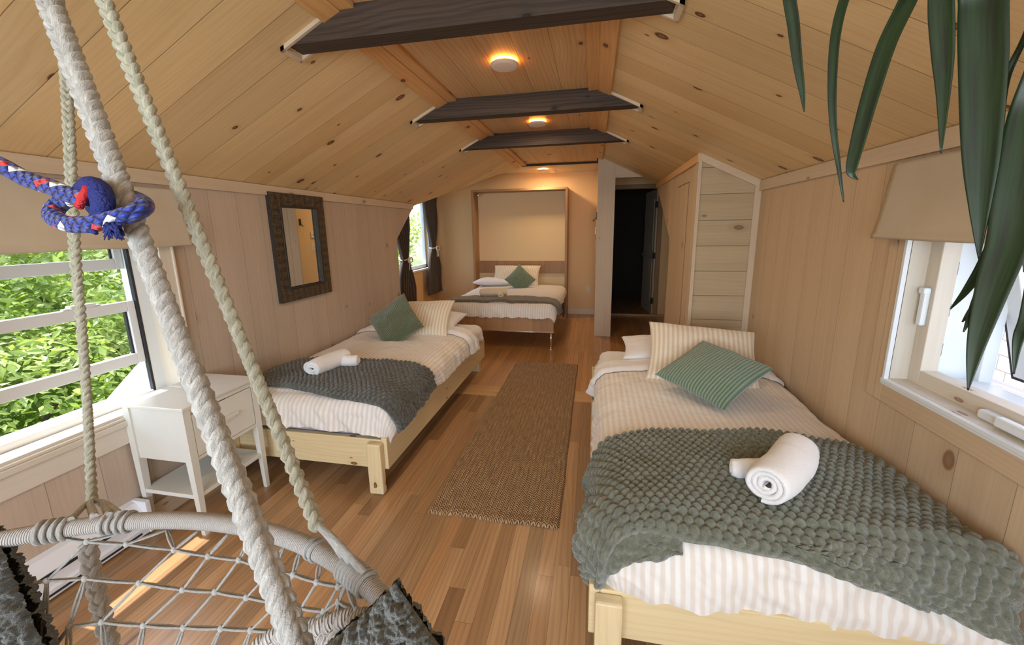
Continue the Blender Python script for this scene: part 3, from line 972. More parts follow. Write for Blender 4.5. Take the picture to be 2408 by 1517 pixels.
# far window
w3 = thing('window_3', (XF, 6, FW[2]), 'bright white window between the two dark curtains', None, kind='structure')
mb = MB()
mb.box(XF, XF + .02, FW[0] - .07, FW[0], FW[2] - .05, FW[3] + .07).box(XF, XF + .02, FW[1], FW[1] + .07, FW[2] - .05, FW[3] + .07)
mb.box(XF, XF + .02, FW[0], FW[1], FW[3], FW[3] + .07)
mb.box(XF - .1, XF + .045, FW[0] - .08, FW[1] + .08, FW[2] - .03, FW[2])
mb.build('casing', 'vinyl', w3, bevel=.003)
mb = MB()
for (a, b) in ((FW[0], FW[0] + .05), (FW[1] - .05, FW[1]), (5.88, 5.97)):
    mb.box(XF - .09, XF - .03, a, b, FW[2], FW[3])
mb.box(XF - .09, XF - .03, FW[0], FW[1], FW[2], FW[2] + .06).box(XF - .09, XF - .03, FW[0], FW[1], FW[3] - .05, FW[3])
mb.build('frame', 'vinyl', w3, bevel=.003)
MB().box(XF - .062, XF - .058, FW[0], FW[1], FW[2] + .04, FW[3] - .03).build('glass_pane', 'glass', w3)

# curtains
def curtain(yt0, yt1, ym0, ym1, yb0, yb1, ztop, ztie, zbot, label, nf=7):
    o = thing('curtain', (-2.72, (yb0 + yb1) / 2, zbot), label, 'curtain', 'tied back curtains')
    def fn(u, v):
        z = ztop + (zbot - ztop) * v
        if z > ztie:
            t = (z - ztie) / (ztop - ztie)
            e = t ** .8
            a, b = ym0 + (yt0 - ym0) * e, ym1 + (yt1 - ym1) * e
        else:
            t = (ztie - z) / (ztie - zbot)
            e = min(1, t * 2.2) ** .7 * (.9 + .1 * t)
            a, b = ym0 + (yb0 - ym0) * e, ym1 + (yb1 - ym1) * e
        w = b - a
        amp = .022 + .012 * min(1, w / .4)
        x = -2.735 + amp * math.sin(u * nf * 2 * math.pi + .6 * math.sin(v * 5)) + .008 * math.sin(v * 17 + u * 9)
        return (x, a + w * u, z)
    c = MB().grid(fn, 110, 60).build('fabric', 'curtain', o)
    s_ = c.modifiers.new('solid', 'SOLIDIFY')
    s_.thickness = .002
    yc = (ym0 + ym1) / 2
    w = (ym1 - ym0) / 2 + .012
    ring = [(-2.735 + .055 * math.cos(a), yc + w * math.sin(a), ztie + .012 * math.sin(a)) for a in np.linspace(0, 2 * math.pi, 25)]
    t = MB().tube(ring, .010, 8, caps=False)
    for k in range(2):
        s_ = 1 if k else -1
        lp = [(-2.675, yc, ztie), (-2.655, yc + s_ * .05, ztie + .02), (-2.65, yc + s_ * .07, ztie - .03), (-2.66, yc + s_ * .02, ztie - .05), (-2.675, yc, ztie - .01)]
        t.tube(catmull(lp, 6), .009, 8)
        t.tube(catmull([(-2.675, yc, ztie), (-2.66, yc + s_ * .025, ztie - .09), (-2.665, yc + s_ * .03, ztie - .16)], 6), .007, 8)
    t.build('tie_ribbon', 'ribbon', o)
    return o
curtain(6.30, 6.98, 6.62, 6.80, 6.42, 7.00, 2.16, 1.20, .40, 'dark curtain right of the far window, beside the wall outlet')
curtain(5.10, 5.84, 5.50, 5.70, 5.32, 5.90, 2.16, 1.08, .10, 'dark curtain left of the far window, cut off by the board wall')

# ================================================================== FURNITURE HELPERS
class Drape:
    """soft covering over a rounded box: s,t run over the unfolded sheet in metres"""
    def __init__(s, x0, x1, y0, y1, top, r=.10, puff=.02, seed=0.0, wr=.006, side_wr=.012):
        s.a = (x0, x1, y0, y1)
        s.top, s.r, s.puff, s.seed, s.wr, s.sw = top, r, puff, seed, wr, side_wr
    def raw(s, u, v, off):
        x0, x1, y0, y1 = s.a
        r = s.r
        ix0, ix1, iy0, iy1 = x0 + r, x1 - r, y0 + r, y1 - r
        cx, cy = min(max(u, ix0), ix1), min(max(v, iy0), iy1)
        du, dv = u - cx, v - cy
        d = math.hypot(du, dv)
        R = r + off
        px, py = cx, cy
        k = ((cx - ix0) * (ix1 - cx)) / ((ix1 - ix0) / 2) ** 2
        k2 = ((cy - iy0) * (iy1 - cy)) / ((iy1 - iy0) / 2) ** 2
        z = s.top + s.puff * math.sqrt(max(0, k)) * max(0, k2) ** .25
        if d < 1e-9:
            return Vector((px, py, z + off)), Vector((0, 0, 1))
        nx, ny = du / d, dv / d
        a = min(d / r, math.pi / 2)
        down = max(0, d - r * math.pi / 2)
        out = r + (R - r) * math.sin(a) - r + r * math.sin(a)
        # slight belly on the sides
        belly = .012 * math.sin(min(1, down / .16) * math.pi)
        x = px + nx * (out + belly)
        y = py + ny * (out + belly)
        zz = z - r * (1 - math.cos(a)) + off * math.cos(a) - down
        n = Vector((nx * math.sin(a), ny * math.sin(a), math.cos(a)))
        return Vector((x, y, zz)), n
    def at(s, u, v, off=0.0, wrinkle=True):
        p, n = s.raw(u, v, off)
        if wrinkle:
            q = Vector((u * 1.0, v * 1.0, s.seed))
            steep = 1 - n.z
            w = s.wr * (fbm(q, 3.2, 4) + .6 * abs(fbm(q + Vector((5, 3, 1)), 6.5, 3)))
            if steep > .05:
                w += s.sw * steep * (fbm((p.x * 7 + p.z * 5, p.y * 7 + p.z * 4, p.z * 1.2 + s.seed), 1.0, 3) + .25 * fbm((p.x * 20 + 12 * p.z, p.y * 20, p.z * 3), 1.0, 2))
            p = p + n * w
        return p, n
    def sheet(s, u0, u1, v0, v1, nu, nv, off=0.0, ragged=0.0):
        mb = MB()
        def fn(a, b):
            u, v = u0 + (u1 - u0) * a, v0 + (v1 - v0) * b
            if ragged:
                ea = 1 - min(1, min(b, .999) / .05) if b < .05 else 0
                v = v + ragged * ea * fbm((u * 7, s.seed, 0), 1.0, 3)
            return s.at(u, v, off)[0]
        mb.grid(fn, nu, nv, uvfn=lambda a, b: (v0 + (v1 - v0) * b, u0 + (u1 - u0) * a))
        return mb

def hexbump(x, y, p):
    """pillowy honeycomb height 0..1"""
    h = p * .866
    best = 9.0
    j0 = int(math.floor(y / h))
    for j in (j0 - 1, j0, j0 + 1, j0 + 2):
        ox = .5 * p if j % 2 else 0.0
        i = round((x - ox) / p)
        for ii in (i - 1, i, i + 1):
            dx, dy = x - (ii * p + ox), y - j * h
            d = dx * dx + dy * dy
            if d < best:
                best = d
    d = math.sqrt(best) / (p * .56)
    return max(0.0, 1 - d * d) ** .8

def blanket(name, drape, corners, mat, label, cat='blanket', pitch=.03, step=.006, off=.018, amp=.012, folds=None, parent=None):
    """corners in the drape's unfolded coords: A(near-left) B(near-right) C(far-right) D(far-left)"""
    A, B, C_, D = [Vector((*c, 0)) for c in corners]
    lu = max((B - A).length, (C_ - D).length)
    lv = max((D - A).length, (C_ - B).length)
    nu, nv = int(lu / step), int(lv / step)
    mb = MB()
    def fn(a, b):
        ea = math.sin(a * math.pi)
        p = (A * (1 - a) + B * a) * (1 - b) + (D * (1 - a) + C_ * a) * b
        # uneven hems
        wob = .02 * fbm((a * 4, b * 3, drape.seed + 9), 1.0, 3)
        u, v = p.x, p.y + wob
        dv = folds(a, b) if folds else (0, 0, 0)
        u, v, lift = u + dv[0], v + dv[1], dv[2]
        edge = min(a, 1 - a) * lu
        edge2 = min(b, 1 - b) * lv
        rim = min(1, min(edge, edge2) / .012)
        hb = hexbump(a * lu + .002 * math.sin(b * 40), b * lv, pitch)
        q, n = drape.at(u, v, off * (.35 + .65 * rim), wrinkle=True)
        w = .010 * fbm((u * 4, v * 4, drape.seed + 3), 1.0, 3)
        fz = .0022 * noise.noise(Vector((u, v, 1)) * 160)
        return q + n * (amp * hb * rim + w + fz + lift)
    mb.grid(fn, nu, nv, lu, lv)
    o = mb.build(name, mat, parent)
    return tag(o, label, cat) if cat else o

def pillow(name, mat, w, h, t, M4, label, cat, nseg=44, seed=0.0, dent=None, soft=.42, flange=0.0, wr=.004, parent=None, stripe_axis=0):
    """cushion in local xy plane, thickness in z, placed by matrix M4"""
    mb = MB()
    def side(sg):
        def fn(a, b):
            x, y = 2 * a - 1, 2 * b - 1
            # pinch edges inward between corners
            px = x * (w / 2) * (1 - .07 * (1 - y * y) * abs(x) ** 3)
            py = y * (h / 2) * (1 - .07 * (1 - x * x) * abs(y) ** 3)
            f = max(0, (1 - x * x)) * max(0, (1 - y * y))
            z = t / 2 * f ** soft
            q = Vector((px * 3, py * 3, seed + sg))
            z += (wr * 2.0 * fbm(q, 2.6, 4)) * min(1, f * 3)
            edge = (1 - f)
            z += wr * 1.2 * math.sin((x * 7 + seed)) * max(0, abs(y) - .55) * 2 * min(1, f * 6)
            if dent:
                z -= dent * math.exp(-((x - .05) ** 2 * 6 + (y + .1) ** 2 * 5)) * sg
            return M4 @ Vector((px, py, sg * z))
        return fn
    uvf = (lambda a, b: (b * h, a * w)) if stripe_axis == 0 else (lambda a, b: (a * w, b * h))
    mb.grid(side(1), nseg, nseg, uvfn=uvf)
    k = len(mb.f)
    mb.grid(side(-1), nseg, nseg, uvfn=uvf)
    mb.f[k:] = [f[::-1] for f in mb.f[k:]]
    o = mb.build(name, mat, parent, weld=True)
    if cat:
        tag(o, label, cat)
    return o

def frame_from(c, xdir, up):
    """matrix with local x along xdir, local z near 'up' normal"""
    x = Vector(xdir).normalized()
    z = (Vector(up) - x * Vector(up).dot(x)).normalized()
    y = z.cross(x)
    m = Matrix((x, y, z)).transposed().to_4x4()
    m.translation = Vector(c)
    return m

def rolled_towel(name, mat, c, axis, length, rad, label, turns=3.2, seed=0.0, squash=.86, tail=.0, cat='towel'):
    """towel rolled round a horizontal axis, spiral ends showing"""
    m4 = frame_from(c, axis, (0, 0, 1))
    mb = MB()
    th = rad / (turns + .6)
    N = 90
    prof = []
    a_end = turns * 2 * math.pi
    for i in range(N + 1):
        a = a_end * i / N
        r = th * .45 + th * a / (2 * math.pi)
        prof.append((a, r))
    def P(i, sgn):
        a, r = prof[i]
        r2 = r + sgn * th * .47
        if tail and i > N - 14:
            r2 += tail * ((i - (N - 14)) / 14) ** 2
        return a + math.radians(200), r2
    nL = 26
    def fn_side(sgn):
        def fn(u, v):
            i = int(round(u * N))
            a, r = P(i, sgn)
            l = (v - .5) * length
            e = 1 - .10 * abs(2 * v - 1) ** 4
            bend = .012 * math.sin(v * 3 + seed)
            rr = r * e + .004 * fbm((a * .6, v * 4, seed), 1.0, 3)
            sk = .010 * (u - .5) * math.sin(seed + 3 * u)
            return m4 @ Vector((l * (1 + .05 * math.sin(a + seed)) + sk, rr * math.cos(a) + bend, rr * math.sin(a) * squash))
        return fn
    mb.grid(fn_side(1), N, nL, turns, length)
    k = len(mb.f)
    mb.grid(fn_side(-1), N, nL, turns, length)
    mb.f[k:] = [f[::-1] for f in mb.f[k:]]
    # end strips
    fo, fi = fn_side(1), fn_side(-1)
    for v in (0, 1):
        def fe(u, w_, v=v):
            A, B = fo(u, v), fi(u, v)
            mid = A.lerp(B, w_)
            return mid + (m4.to_3x3() @ Vector((1, 0, 0))) * ((.006 if v else -.006) * math.sin(w_ * math.pi))
        k = len(mb.f)
        mb.grid(fe, N, 4, 1, 1)
        if v == 0:
            mb.f[k:] = [f[::-1] for f in mb.f[k:]]
    # outer edge strip of the free end
    def fo2(u, w_):
        return fo(1.0, u).lerp(fi(1.0, u), w_)
    mb.grid(fo2, nL, 3, 1, 1)
    o = mb.build(name, mat, weld=True)
    return tag(o, label, cat)

def bed_frame(label, xa, xw, y0, y1, aisle, zt=.335, zb=.14):
    """xa aisle-side outer face, xw wall side; aisle +1 if the aisle is on +x"""
    o = thing('platform_bed', ((xa + xw) / 2, (y0 + y1) / 2, 0), label, 'bed')
    s = aisle
    def bx(nm, x0, x1, *b, bevel=.004, grain=None):
        return boxo(nm, 'bedwood', o, min(x0, x1), max(x0, x1), *b, bevel=bevel, grain=grain)
    bx('side_rail', xa, xa - s * .036, y0, y1, zb, zt, grain=1)
    bx('side_rail', xw, xw + s * .036, y0, y1, zb, zt, grain=1)
    bx('foot_rail', xa - s * .036, xw + s * .036, y0, y0 + .036, zb, zt - .012, grain=0)
    bx('head_rail', xa - s * .036, xw + s * .036, y1 - .036, y1, zb, zt - .012, grain=0)
    for ya, yb in ((y0 - .045, y0 + .055), (y1 - .055, y1 + .03)):
        yy = (ya, yb) if ya < y0 else (y1 - .12, y1 - .02)
        if ya < y0:
            bx('leg', xa - s * .02, xa - s * .108, ya, y0, 0, zt - .022, bevel=.008, grain=2)
            bx('leg', xw + s * .01, xw + s * .10, ya, y0, 0, zt - .022, bevel=.008, grain=2)
        else:
            bx('leg', xa - s * .036, xa - s * .12, yy[0], yy[1], 0, zb + .1, bevel=.006, grain=2)
            bx('leg', xw + s * .036, xw + s * .12, yy[0], yy[1], 0, zb + .1, bevel=.006, grain=2)
    for k in range(9):
        yy = y0 + .15 + k * (y1 - y0 - .3) / 8
        bx('slat', xa - s * .036, xw + s * .036, yy - .035, yy + .035, zb + .03, zb + .048, bevel=0, grain=0)
    return o

def mattress(label, x0, x1, y0, y1, z0, z1):
    mb = MB().box(x0, x1, y0, y1, z0, z1)
    o = mb.build('mattress', 'mattress', bevel=.04, seg=4)
    return tag(o, label, 'mattress')

def duvet(label, dr, u0, u1, v0, v1, nu, nv, foldv=None, mat='duvet'):
    o = thing('duvet', ((u0 + u1) / 2, (v0 + v1) / 2, dr.top), label, 'duvet')
    dr.sheet(u0, u1, v0, v1, nu, nv, 0.0, ragged=.03).build('cover', mat, o)
    if foldv:
        def fn(a, b):
            u = u0 + (u1 - u0) * a
            v = foldv[0] + (foldv[1] - foldv[0]) * b + .02 * fbm((u * 3, dr.seed, 4), 1.0, 3)
            lift = .022 * math.sin(min(1, b * 3.2) * math.pi / 2) + .006
            return dr.at(u, v, lift)[0]
        f = MB().grid(fn, nu, 20).build('folded_sheet', 'sheet', o)
        f['label'] = 'white sheet folded back over the striped duvet'
    return o

# ================================================================== LEFT BED
bed_frame('pale pine platform bed frame on the left under the mirror', -1.135, -2.235, 1.935, 4.08, 1)
mattress('mattress of the left pine bed, mostly hidden by its striped duvet', -2.215, -1.18, 1.985, 4.02, .19, .45)
drL = Drape(-2.245, -1.10, 1.945, 4.04, .535, r=.095, puff=.030, seed=1.7, wr=.010, side_wr=.026)
duvet('striped white duvet on the left bed under the mirror', drL, -2.225, -.98, 1.80, 3.62, 150, 200, foldv=(3.40, 3.62))
o = drL.sheet(-2.225, -.985, 3.55, 4.12, 100, 40, -.022).build('bed_sheet', 'sheet')
tag(o, 'white sheet at the head of the left bed, lavender in shade', 'sheet')
pillow('pillow', 'sheet', .66, .42, .13, frame_from((-1.62, 3.80, .60), (1, -.04, 0), (0, -.12, 1)), 'white sleeping pillow lying under the striped one on the left bed', 'pillow', seed=2)
pillow('pillow', 'sham', .66, .44, .15, frame_from((-1.62, 3.50, .675), (1, .06, .04), (.0, -.62, .78)), 'striped cream pillow behind the green cushion on the left bed', 'pillow', seed=3.3)
pillow('cushion', 'corddark', .40, .40, .13, frame_from((-1.69, 3.19, .705), (1, .34, .72), (.12, -.80, .60)), 'dark green corduroy cushion standing on its corner on the left bed', 'cushion', seed=4.1, stripe_axis=1)
def fL(a, b):
    return (0, 0, .008 * math.sin(a * 5))
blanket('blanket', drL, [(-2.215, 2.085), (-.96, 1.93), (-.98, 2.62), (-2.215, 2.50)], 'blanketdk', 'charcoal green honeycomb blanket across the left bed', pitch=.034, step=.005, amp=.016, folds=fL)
rolled_towel('rolled_towel', 'towel', (-1.745, 2.33, .632), (.10, 1, 0), .30, .066, 'white rolled towel on the charcoal blanket of the left bed', seed=1.0)
rolled_towel('rolled_washcloth', 'towel', (-1.655, 2.42, .62), (1, .35, 0), .13, .046, 'small white washcloth rolled against the towel on the left bed', turns=2.2, seed=2.2, cat='washcloth')

# ================================================================== RIGHT BED
bed_frame('pale pine platform bed frame at the lower right beside the wall', .012, 1.19, 1.165, 3.36, -1)
mattress('mattress of the right pine bed, mostly hidden by its striped duvet', .075, 1.16, 1.22, 3.30, .19, .45)
drR = Drape(.035, 1.205, 1.175, 3.34, .530, r=.10, puff=.035, seed=5.2, wr=.009, side_wr=.028)
duvet('striped cream duvet on the large right bed in front', drR, -.09, 1.19, 1.00, 2.86, 170, 230, foldv=(2.66, 2.86))
o = drR.sheet(-.07, 1.19, 2.80, 3.40, 100, 40, -.02).build('bed_sheet', 'sheet')
tag(o, 'white sheet at the head of the right bed', 'sheet')
pillow('pillow', 'sheet', .74, .44, .13, frame_from((.60, 3.07, .60), (1, -.03, 0), (0, -.1, 1)), 'white sleeping pillow lying under the striped one on the right bed', 'pillow', seed=12)
pillow('pillow', 'sham', .66, .46, .16, frame_from((.69, 2.66, .685), (1, -.10, -.06), (.0, -.66, .75)), 'striped cream pillow behind the green cushion on the right bed', 'pillow', seed=13.3)
pillow('cushion', 'cord', .43, .43, .13, frame_from((.665, 2.32, .70), (.62, -.68, -.12), (.02, -.50, .86)), 'sage green corduroy cushion leaning on the striped pillow of the right bed', 'cushion', seed=14.1)
def fR(a, b):
    # gathered tucks: left front corner bunches down, right front edge doubled
    g = math.exp(-((a - .08) / .09) ** 2)
    dv = -.17 * g * (1 - b) ** 2 - .20 * max(0, 1 - a / .22) ** 2 * b ** 2
    lift = .012 * math.sin(a * 7 + b * 3) + .03 * math.exp(-((b - .16) / .06) ** 2) * max(0, a - .55) * 2
    lift += .02 * g * math.exp(-((b - .25) / .08) ** 2)
    return (0, dv, max(lift, -.004))
blanket('blanket', drR, [(-.155, 1.235), (1.175, 1.15), (1.185, 1.87), (-.06, 1.80)], 'blanket', 'sage green honeycomb blanket draped across the right bed', pitch=.034, step=.0045, folds=fR, amp=.021)
bR = [o for o in bpy.data.objects if o.get('label') == 'sage green honeycomb blanket draped across the right bed'][0]
blanket('hem_fold', drR, [(.58, 1.205), (1.185, 1.05), (1.188, 1.26), (.58, 1.235)], 'blanket', None, cat=None, pitch=.034, step=.0055, off=.020, amp=.016, parent=bR)
blanket('hem_fold', drR, [(-.03, 1.08), (.30, 1.165), (.30, 1.26), (-.03, 1.26)], 'blanket', None, cat=None, pitch=.034, step=.0055, off=.014, amp=.012, parent=bR)
rolled_towel('rolled_towel', 'towel', (.69, 1.49, .650), (.50, .66, 0), .36, .076, 'white rolled towel on the sage blanket of the right bed', seed=3.0)
rolled_towel('rolled_washcloth', 'towel', (.60, 1.50, .622), (1, -.05, .05), .15, .038, 'small white washcloth poking out beside the towel on the right bed', turns=2.2, seed=4.2, cat='washcloth')

# ================================================================== FOLD-DOWN BED
mu = thing('wall_bed_cabinet', (-1.22, 6.9, 0), 'open oak wall-bed cabinet with cream back panel at the far wall', 'cabinet')
boxo('side_panel', 'murphy', mu, -2.02, -1.985, 6.70, 7.095, 0, 2.136, grain=2)
boxo('side_panel', 'murphy', mu, -.458, -.423, 6.70, 7.095, 0, 2.136, grain=2)
boxo('top_panel', 'murphy', mu, -1.985, -.458, 6.70, 7.095, 2.10, 2.136, grain=0)
p_ = boxo('back_panel', 'cream', mu, -1.985, -.458, 6.99, 7.01, .94, 2.10)
p_['label'] = 'cream back panel'
p_ = boxo('lower_panel', 'cream', mu, -1.985, -.458, 6.96, 6.98, .05, .735)
p_['label'] = 'cream lower panel'
boxo('headboard_rail', 'murphy', mu, -1.985, -.458, 6.945, 6.985, .735, .945, grain=2)
for x in (-1.75, -.85):
    MB().box(x - .006, x + .006, 7.06, 7.09, 2.136, 2.20).build('wall_bracket', 'plate', mu)
MB().tube([(-1.95, 6.80, 2.06), (-1.90, 6.82, 2.05)], .014, 10).tube([(-1.88, 6.80, 2.075), (-1.86, 6.80, 2.06)], .01, 10).build('gas_strut', 'chrome', mu)
fb = thing('fold_down_bed', (-1.15, 5.7, .2), 'oak fold-down bed platform resting on one chrome leg', 'bed')
boxo('foot_panel', 'murphy', fb, -1.87, -.462, 4.86, 4.885, .235, .44, grain=2)
boxo('side_panel', 'murphy', fb, -.485, -.462, 4.885, 6.66, .235, .44, grain=1)
boxo('side_panel', 'murphy', fb, -1.87, -1.847, 4.885, 6.66, .235, .44, grain=1)
boxo('base_panel', 'murphy', fb, -1.847, -.485, 4.885, 6.66, .25, .28, grain=1)
boxo('lip', 'chrome', fb, -1.87, -.455, 4.85, 4.875, .222, .236)
MB().tube([(-.494, 4.875, .002), (-.494, 4.875, .25)], .013, 14).lathe([(.0, 0), (.02, 0), (.02, .012), (.0, .012)], (-.494, 4.875, 0.0), 16).build('leg', 'chrome', fb)
MB().tube([(-1.80, 4.875, .002), (-1.80, 4.875, .25)], .013, 14).build('leg', 'chrome', fb)
MB().box(-.458, -.44, 6.3, 6.66, .10, .42).build('lift_bracket', 'black', fb, bevel=.004)
mattress('mattress of the far fold-down bed under its cream duvet', -1.84, -.49, 4.90, 6.64, .29, .49)
drM = Drape(-1.885, -.425, 4.85, 6.66, .575, r=.09, puff=.03, seed=9.1, wr=.009, side_wr=.016)
duvet('cream white duvet on the far fold-down bed', drM, -1.98, -.34, 4.72, 6.62, 120, 150)
pillow('pillow', 'sheet', .60, .40, .13, frame_from((-1.60, 6.40, .655), (1, 0, 0), (0, 0, 1)), 'flat white pillow at the left of the far bed', 'pillow', seed=22)
pillow('pillow', 'sham', .78, .44, .16, frame_from((-1.22, 6.42, .74), (1, 0, .0), (.0, -.74, .68)), 'large cream pillow standing behind the green cushion on the far bed', 'pillow', seed=23)
pillow('cushion', 'cord', .36, .36, .14, frame_from((-1.10, 6.12, .725), (.66, .02, -.62), (.0, -.72, .66)), 'green cushion standing on its corner on the far bed', 'cushion', seed=24)
blanket('blanket', drM, [(-2.00, 4.93), (-.31, 4.93), (-.31, 5.22), (-2.02, 5.22)], 'blanketb', 'narrow olive honeycomb blanket across the far bed', pitch=.03, step=.008)
rolled_towel('rolled_towel', 'towelb', (-1.30, 5.20, .675), (1, .16, 0), .34, .062, 'cream rolled towel on the far bed', seed=5.0)
rolled_towel('rolled_washcloth', 'towelb', (-1.19, 5.10, .655), (.35, -1, 0), .14, .040, 'small cream washcloth roll in front of the towel on the far bed', turns=2.4, seed=6.2, cat='washcloth')

# ================================================================== NIGHTSTAND
ns = thing('nightstand', (-2.06, 1.65, 0), 'chipped white nightstand with one drawer below the left window', 'nightstand')
nx0, nx1, ny0, ny1, nz = -2.245, -1.885, 1.435, 1.865, .69
for (x, y) in ((nx1, ny0), (nx1, ny1), (nx0, ny0), (nx0, ny1)):
    sx = -1 if x == nx1 else 1
    sy = 1 if y == ny0 else -1
    mb = MB()
    def lp(z, w, off):
        xs = sorted((x + sx * off, x + sx * (off + w)))
        yy = sorted((y + sy * off, y + sy * (off + w)))
        return [(xs[0], yy[0], z), (xs[1], yy[0], z), (xs[1], yy[1], z), (xs[0], yy[1], z)]
    T, B = lp(nz - .016, .036, 0.0), lp(0, .022, .004)
    mid = lp(.42, .036, 0.0)
    for lo, hi in ((B, mid), (mid, T)):
        for i in range(4):
            j = (i + 1) % 4
            mb.quad([lo[i], lo[j], hi[j], hi[i]], [(0, 0), (.03, 0), (.03, .5), (0, .5)])
    mb.quad(B[::-1], [(0, 0)] * 4)
    mb.quad(T, [(0, 0)] * 4)
    mb.build('leg', 'white', ns, weld=True)
boxo('table_top', 'white', ns, nx0 - .004, nx1 + .008, ny0 - .006, ny1 + .006, nz - .016, nz, bevel=.003)
for yy in (ny0 + .008, ny1 - .018):
    boxo('side_panel', 'white', ns, nx0 + .036, nx1 - .036, yy, yy + .010, .40, nz - .016, bevel=.001)
boxo('back_panel', 'white', ns, nx0 + .008, nx0 + .018, ny0 + .036, ny1 - .036, .40, nz - .016)
boxo('rail', 'white', ns, nx1 - .025, nx1 - .004, ny0 + .036, ny1 - .036, nz - .045, nz - .016)
boxo('rail', 'white', ns, nx1 - .025, nx1 - .004, ny0 + .036, ny1 - .036, .40, .418)
dw = boxo('drawer', 'white', ns, nx1 - .022, nx1 - .001, ny0 + .040, ny1 - .040, .421, nz - .049, bevel=.003)
MB().box(nx1 - .001, nx1 + .018, 1.585, 1.715, .535, .552).box(nx1 - .001, nx1 + .012, 1.60, 1.70, .520, .536).build('handle', 'white', dw, bevel=.004)
boxo('shelf', 'white', ns, nx0 + .01, nx1 - .006, ny0 + .004, ny1 - .004, .205, .226, bevel=.002)
MB().box(nx1 - .012, nx1 - .004, ny0 + .052, ny1 - .20, nz - .0475, nz - .0455).build('paint_chip', 'hdark', ns)

# ================================================================== HEATER
ht = thing('baseboard_heater', (-2.21, .6, 0), 'white baseboard heater under the left window', 'heater')
mb = MB()
prof = [(XL + .001, .02), (XL + .085, .02), (XL + .085, .055), (XL + .070, .060), (XL + .070, .125), (XL + .030, .178), (XL + .001, .185)]
mb.prism(prof, 1, -1.2, 1.415, grain=1)
mb.build('body', 'heater', ht, bevel=.002)
MB().box(XL + .071, XL + .0725, -1.2, 1.36, .108, .122).box(XL + .0855, XL + .087, -1.2, 1.36, .030, .040).build('air_slot', 'hdark', ht)
boxo('end_cap', 'heater', ht, XL + .001, XL + .090, 1.395, 1.42, .015, .186, bevel=.004)
boxo('end_cap', 'heater', ht, XL + .001, XL + .090, -1.22, -1.195, .015, .186, bevel=.004)

# ================================================================== MIRROR
mi = thing('wall_mirror', (XL, 2.83, .98), 'carved dark metal framed mirror on the left wall', 'mirror')
my0, my1, mz0, mz1 = 2.535, 3.118, .985, 1.780
fw = .098
fx = XL + .032
mb = MB()
def slab(y0, y1, z0, z1, uh):
    q = [(fx, y0, z0), (fx, y1, z0), (fx, y1, z1), (fx, y0, z1)]
    mb.quad(q, [((p[1] if uh else p[2]), (p[2] if uh else p[1])) for p in q])
slab(my0, my1, mz1 - fw, mz1, True)
slab(my0, my1, mz0, mz0 + fw, True)
slab(my0, my0 + fw, mz0 + fw, mz1 - fw, False)
slab(my1 - fw, my1, mz0 + fw, mz1 - fw, False)
mb.build('carved_face', 'carved', mi)
mb = MB()
for (a, b, c, d) in ((my0, my1, mz1 - fw, mz1), (my0, my1, mz0, mz0 + fw), (my0, my0 + fw, mz0 + fw, mz1 - fw), (my1 - fw, my1, mz0 + fw, mz1 - fw)):
    mb.box(XL + .0005, fx - .0005, a, b, c, d)
mb.build('frame', 'carvededge', mi)
mb = MB()
for (a, b, c, d) in ((my0 + fw - .012, my1 - fw + .012, mz1 - fw - .004, mz1 - fw + .012), (my0 + fw - .012, my1 - fw + .012, mz0 + fw - .012, mz0 + fw + .004), (my0 + fw - .012, my0 + fw + .004, mz0 + fw, mz1 - fw), (my1 - fw - .004, my1 - fw + .012, mz0 + fw, mz1 - fw)):
    mb.box(fx - .004, fx + .005, a, b, c, d)
mb.build('inner_bead', 'carvededge', mi, bevel=.003)
boxo('mirror_glass', 'mirror', mi, XL + .008, XL + .012, my0 + fw - .004, my1 - fw + .004, mz0 + fw - .004, mz1 - fw + .004, bevel=0)

# ================================================================== RUG
def rugfn():
    x0, x1, y0, y1 = -.842, -.136, 1.795, 4.325
    mb = MB()
    nu, nv = 140, 440
    def top(a, b):
        x = x0 + (x1 - x0) * a
        y = y0 + (y1 - y0) * b
        e = min(a, 1 - a) * (x1 - x0)
        e2 = min(b, 1 - b) * (y1 - y0)
        rim = min(1, min(e, e2) / .008)
        zz = .004 + .009 * rim + .002 * abs(math.sin((x - x0) * math.pi / .028)) + .0015 * fbm((x * 5, y * 5, 0), 1, 2)
        if e2 < .05:
            zz += .004 * abs(math.sin(x * math.pi / .03 + (e2 > .025) * 1.5))
        wob = .006 * fbm((0, y * 3, 1), 1, 2)
        return (x + wob, y + .004 * math.sin(x * 18), max(.001, zz if rim > 0 else .001))
    mb.grid(top, nu, nv, uvfn=lambda a, b: (b * (y1 - y0), a * (x1 - x0)))
    return mb
tag(rugfn().build('runner_rug', 'jute'), 'long brown braided jute runner on the floor between the beds', 'rug')

# ================================================================== CEILING LIGHTS etc
def puck(x, y, z, label, r=.078):
    o = thing('ceiling_light', (x, y, z), label, 'ceiling light', 'round ceiling lights')
    MB().lathe([(0, -.001), (r * .90, -.001), (r * .90, -.014), (0, -.014)], (x, y, z), 40).build('glow_ring', 'amber', o)
    add_light('ceiling_light_glow', 'AREA', (x, y, z - .045), 13.0 if y > 6 else 7.0, (1, .74, .46), .14, .14, (0, 0, -1))
    MB().lathe([(0, -.0145), (r * .96, -.0145), (r, -.018), (r, -.026), (r * .93, -.034), (r * .80, -.036), (0, -.037)], (x, y, z), 40).build('cover', 'lampwhite', o)
    return o
puck(-.508, 2.41, ZF, 'round glowing ceiling light between the first two dark beams')
puck(-.503, 3.736, ZF, 'round glowing ceiling light between the second and third dark beams')
puck(-.80, 6.569, 2.404, 'small glowing ceiling light over the far fold-down bed')
sd = thing('smoke_detector', (-.663, 6.86, 2.404), 'white smoke detector on the far ceiling beside the farthest light', 'smoke detector')
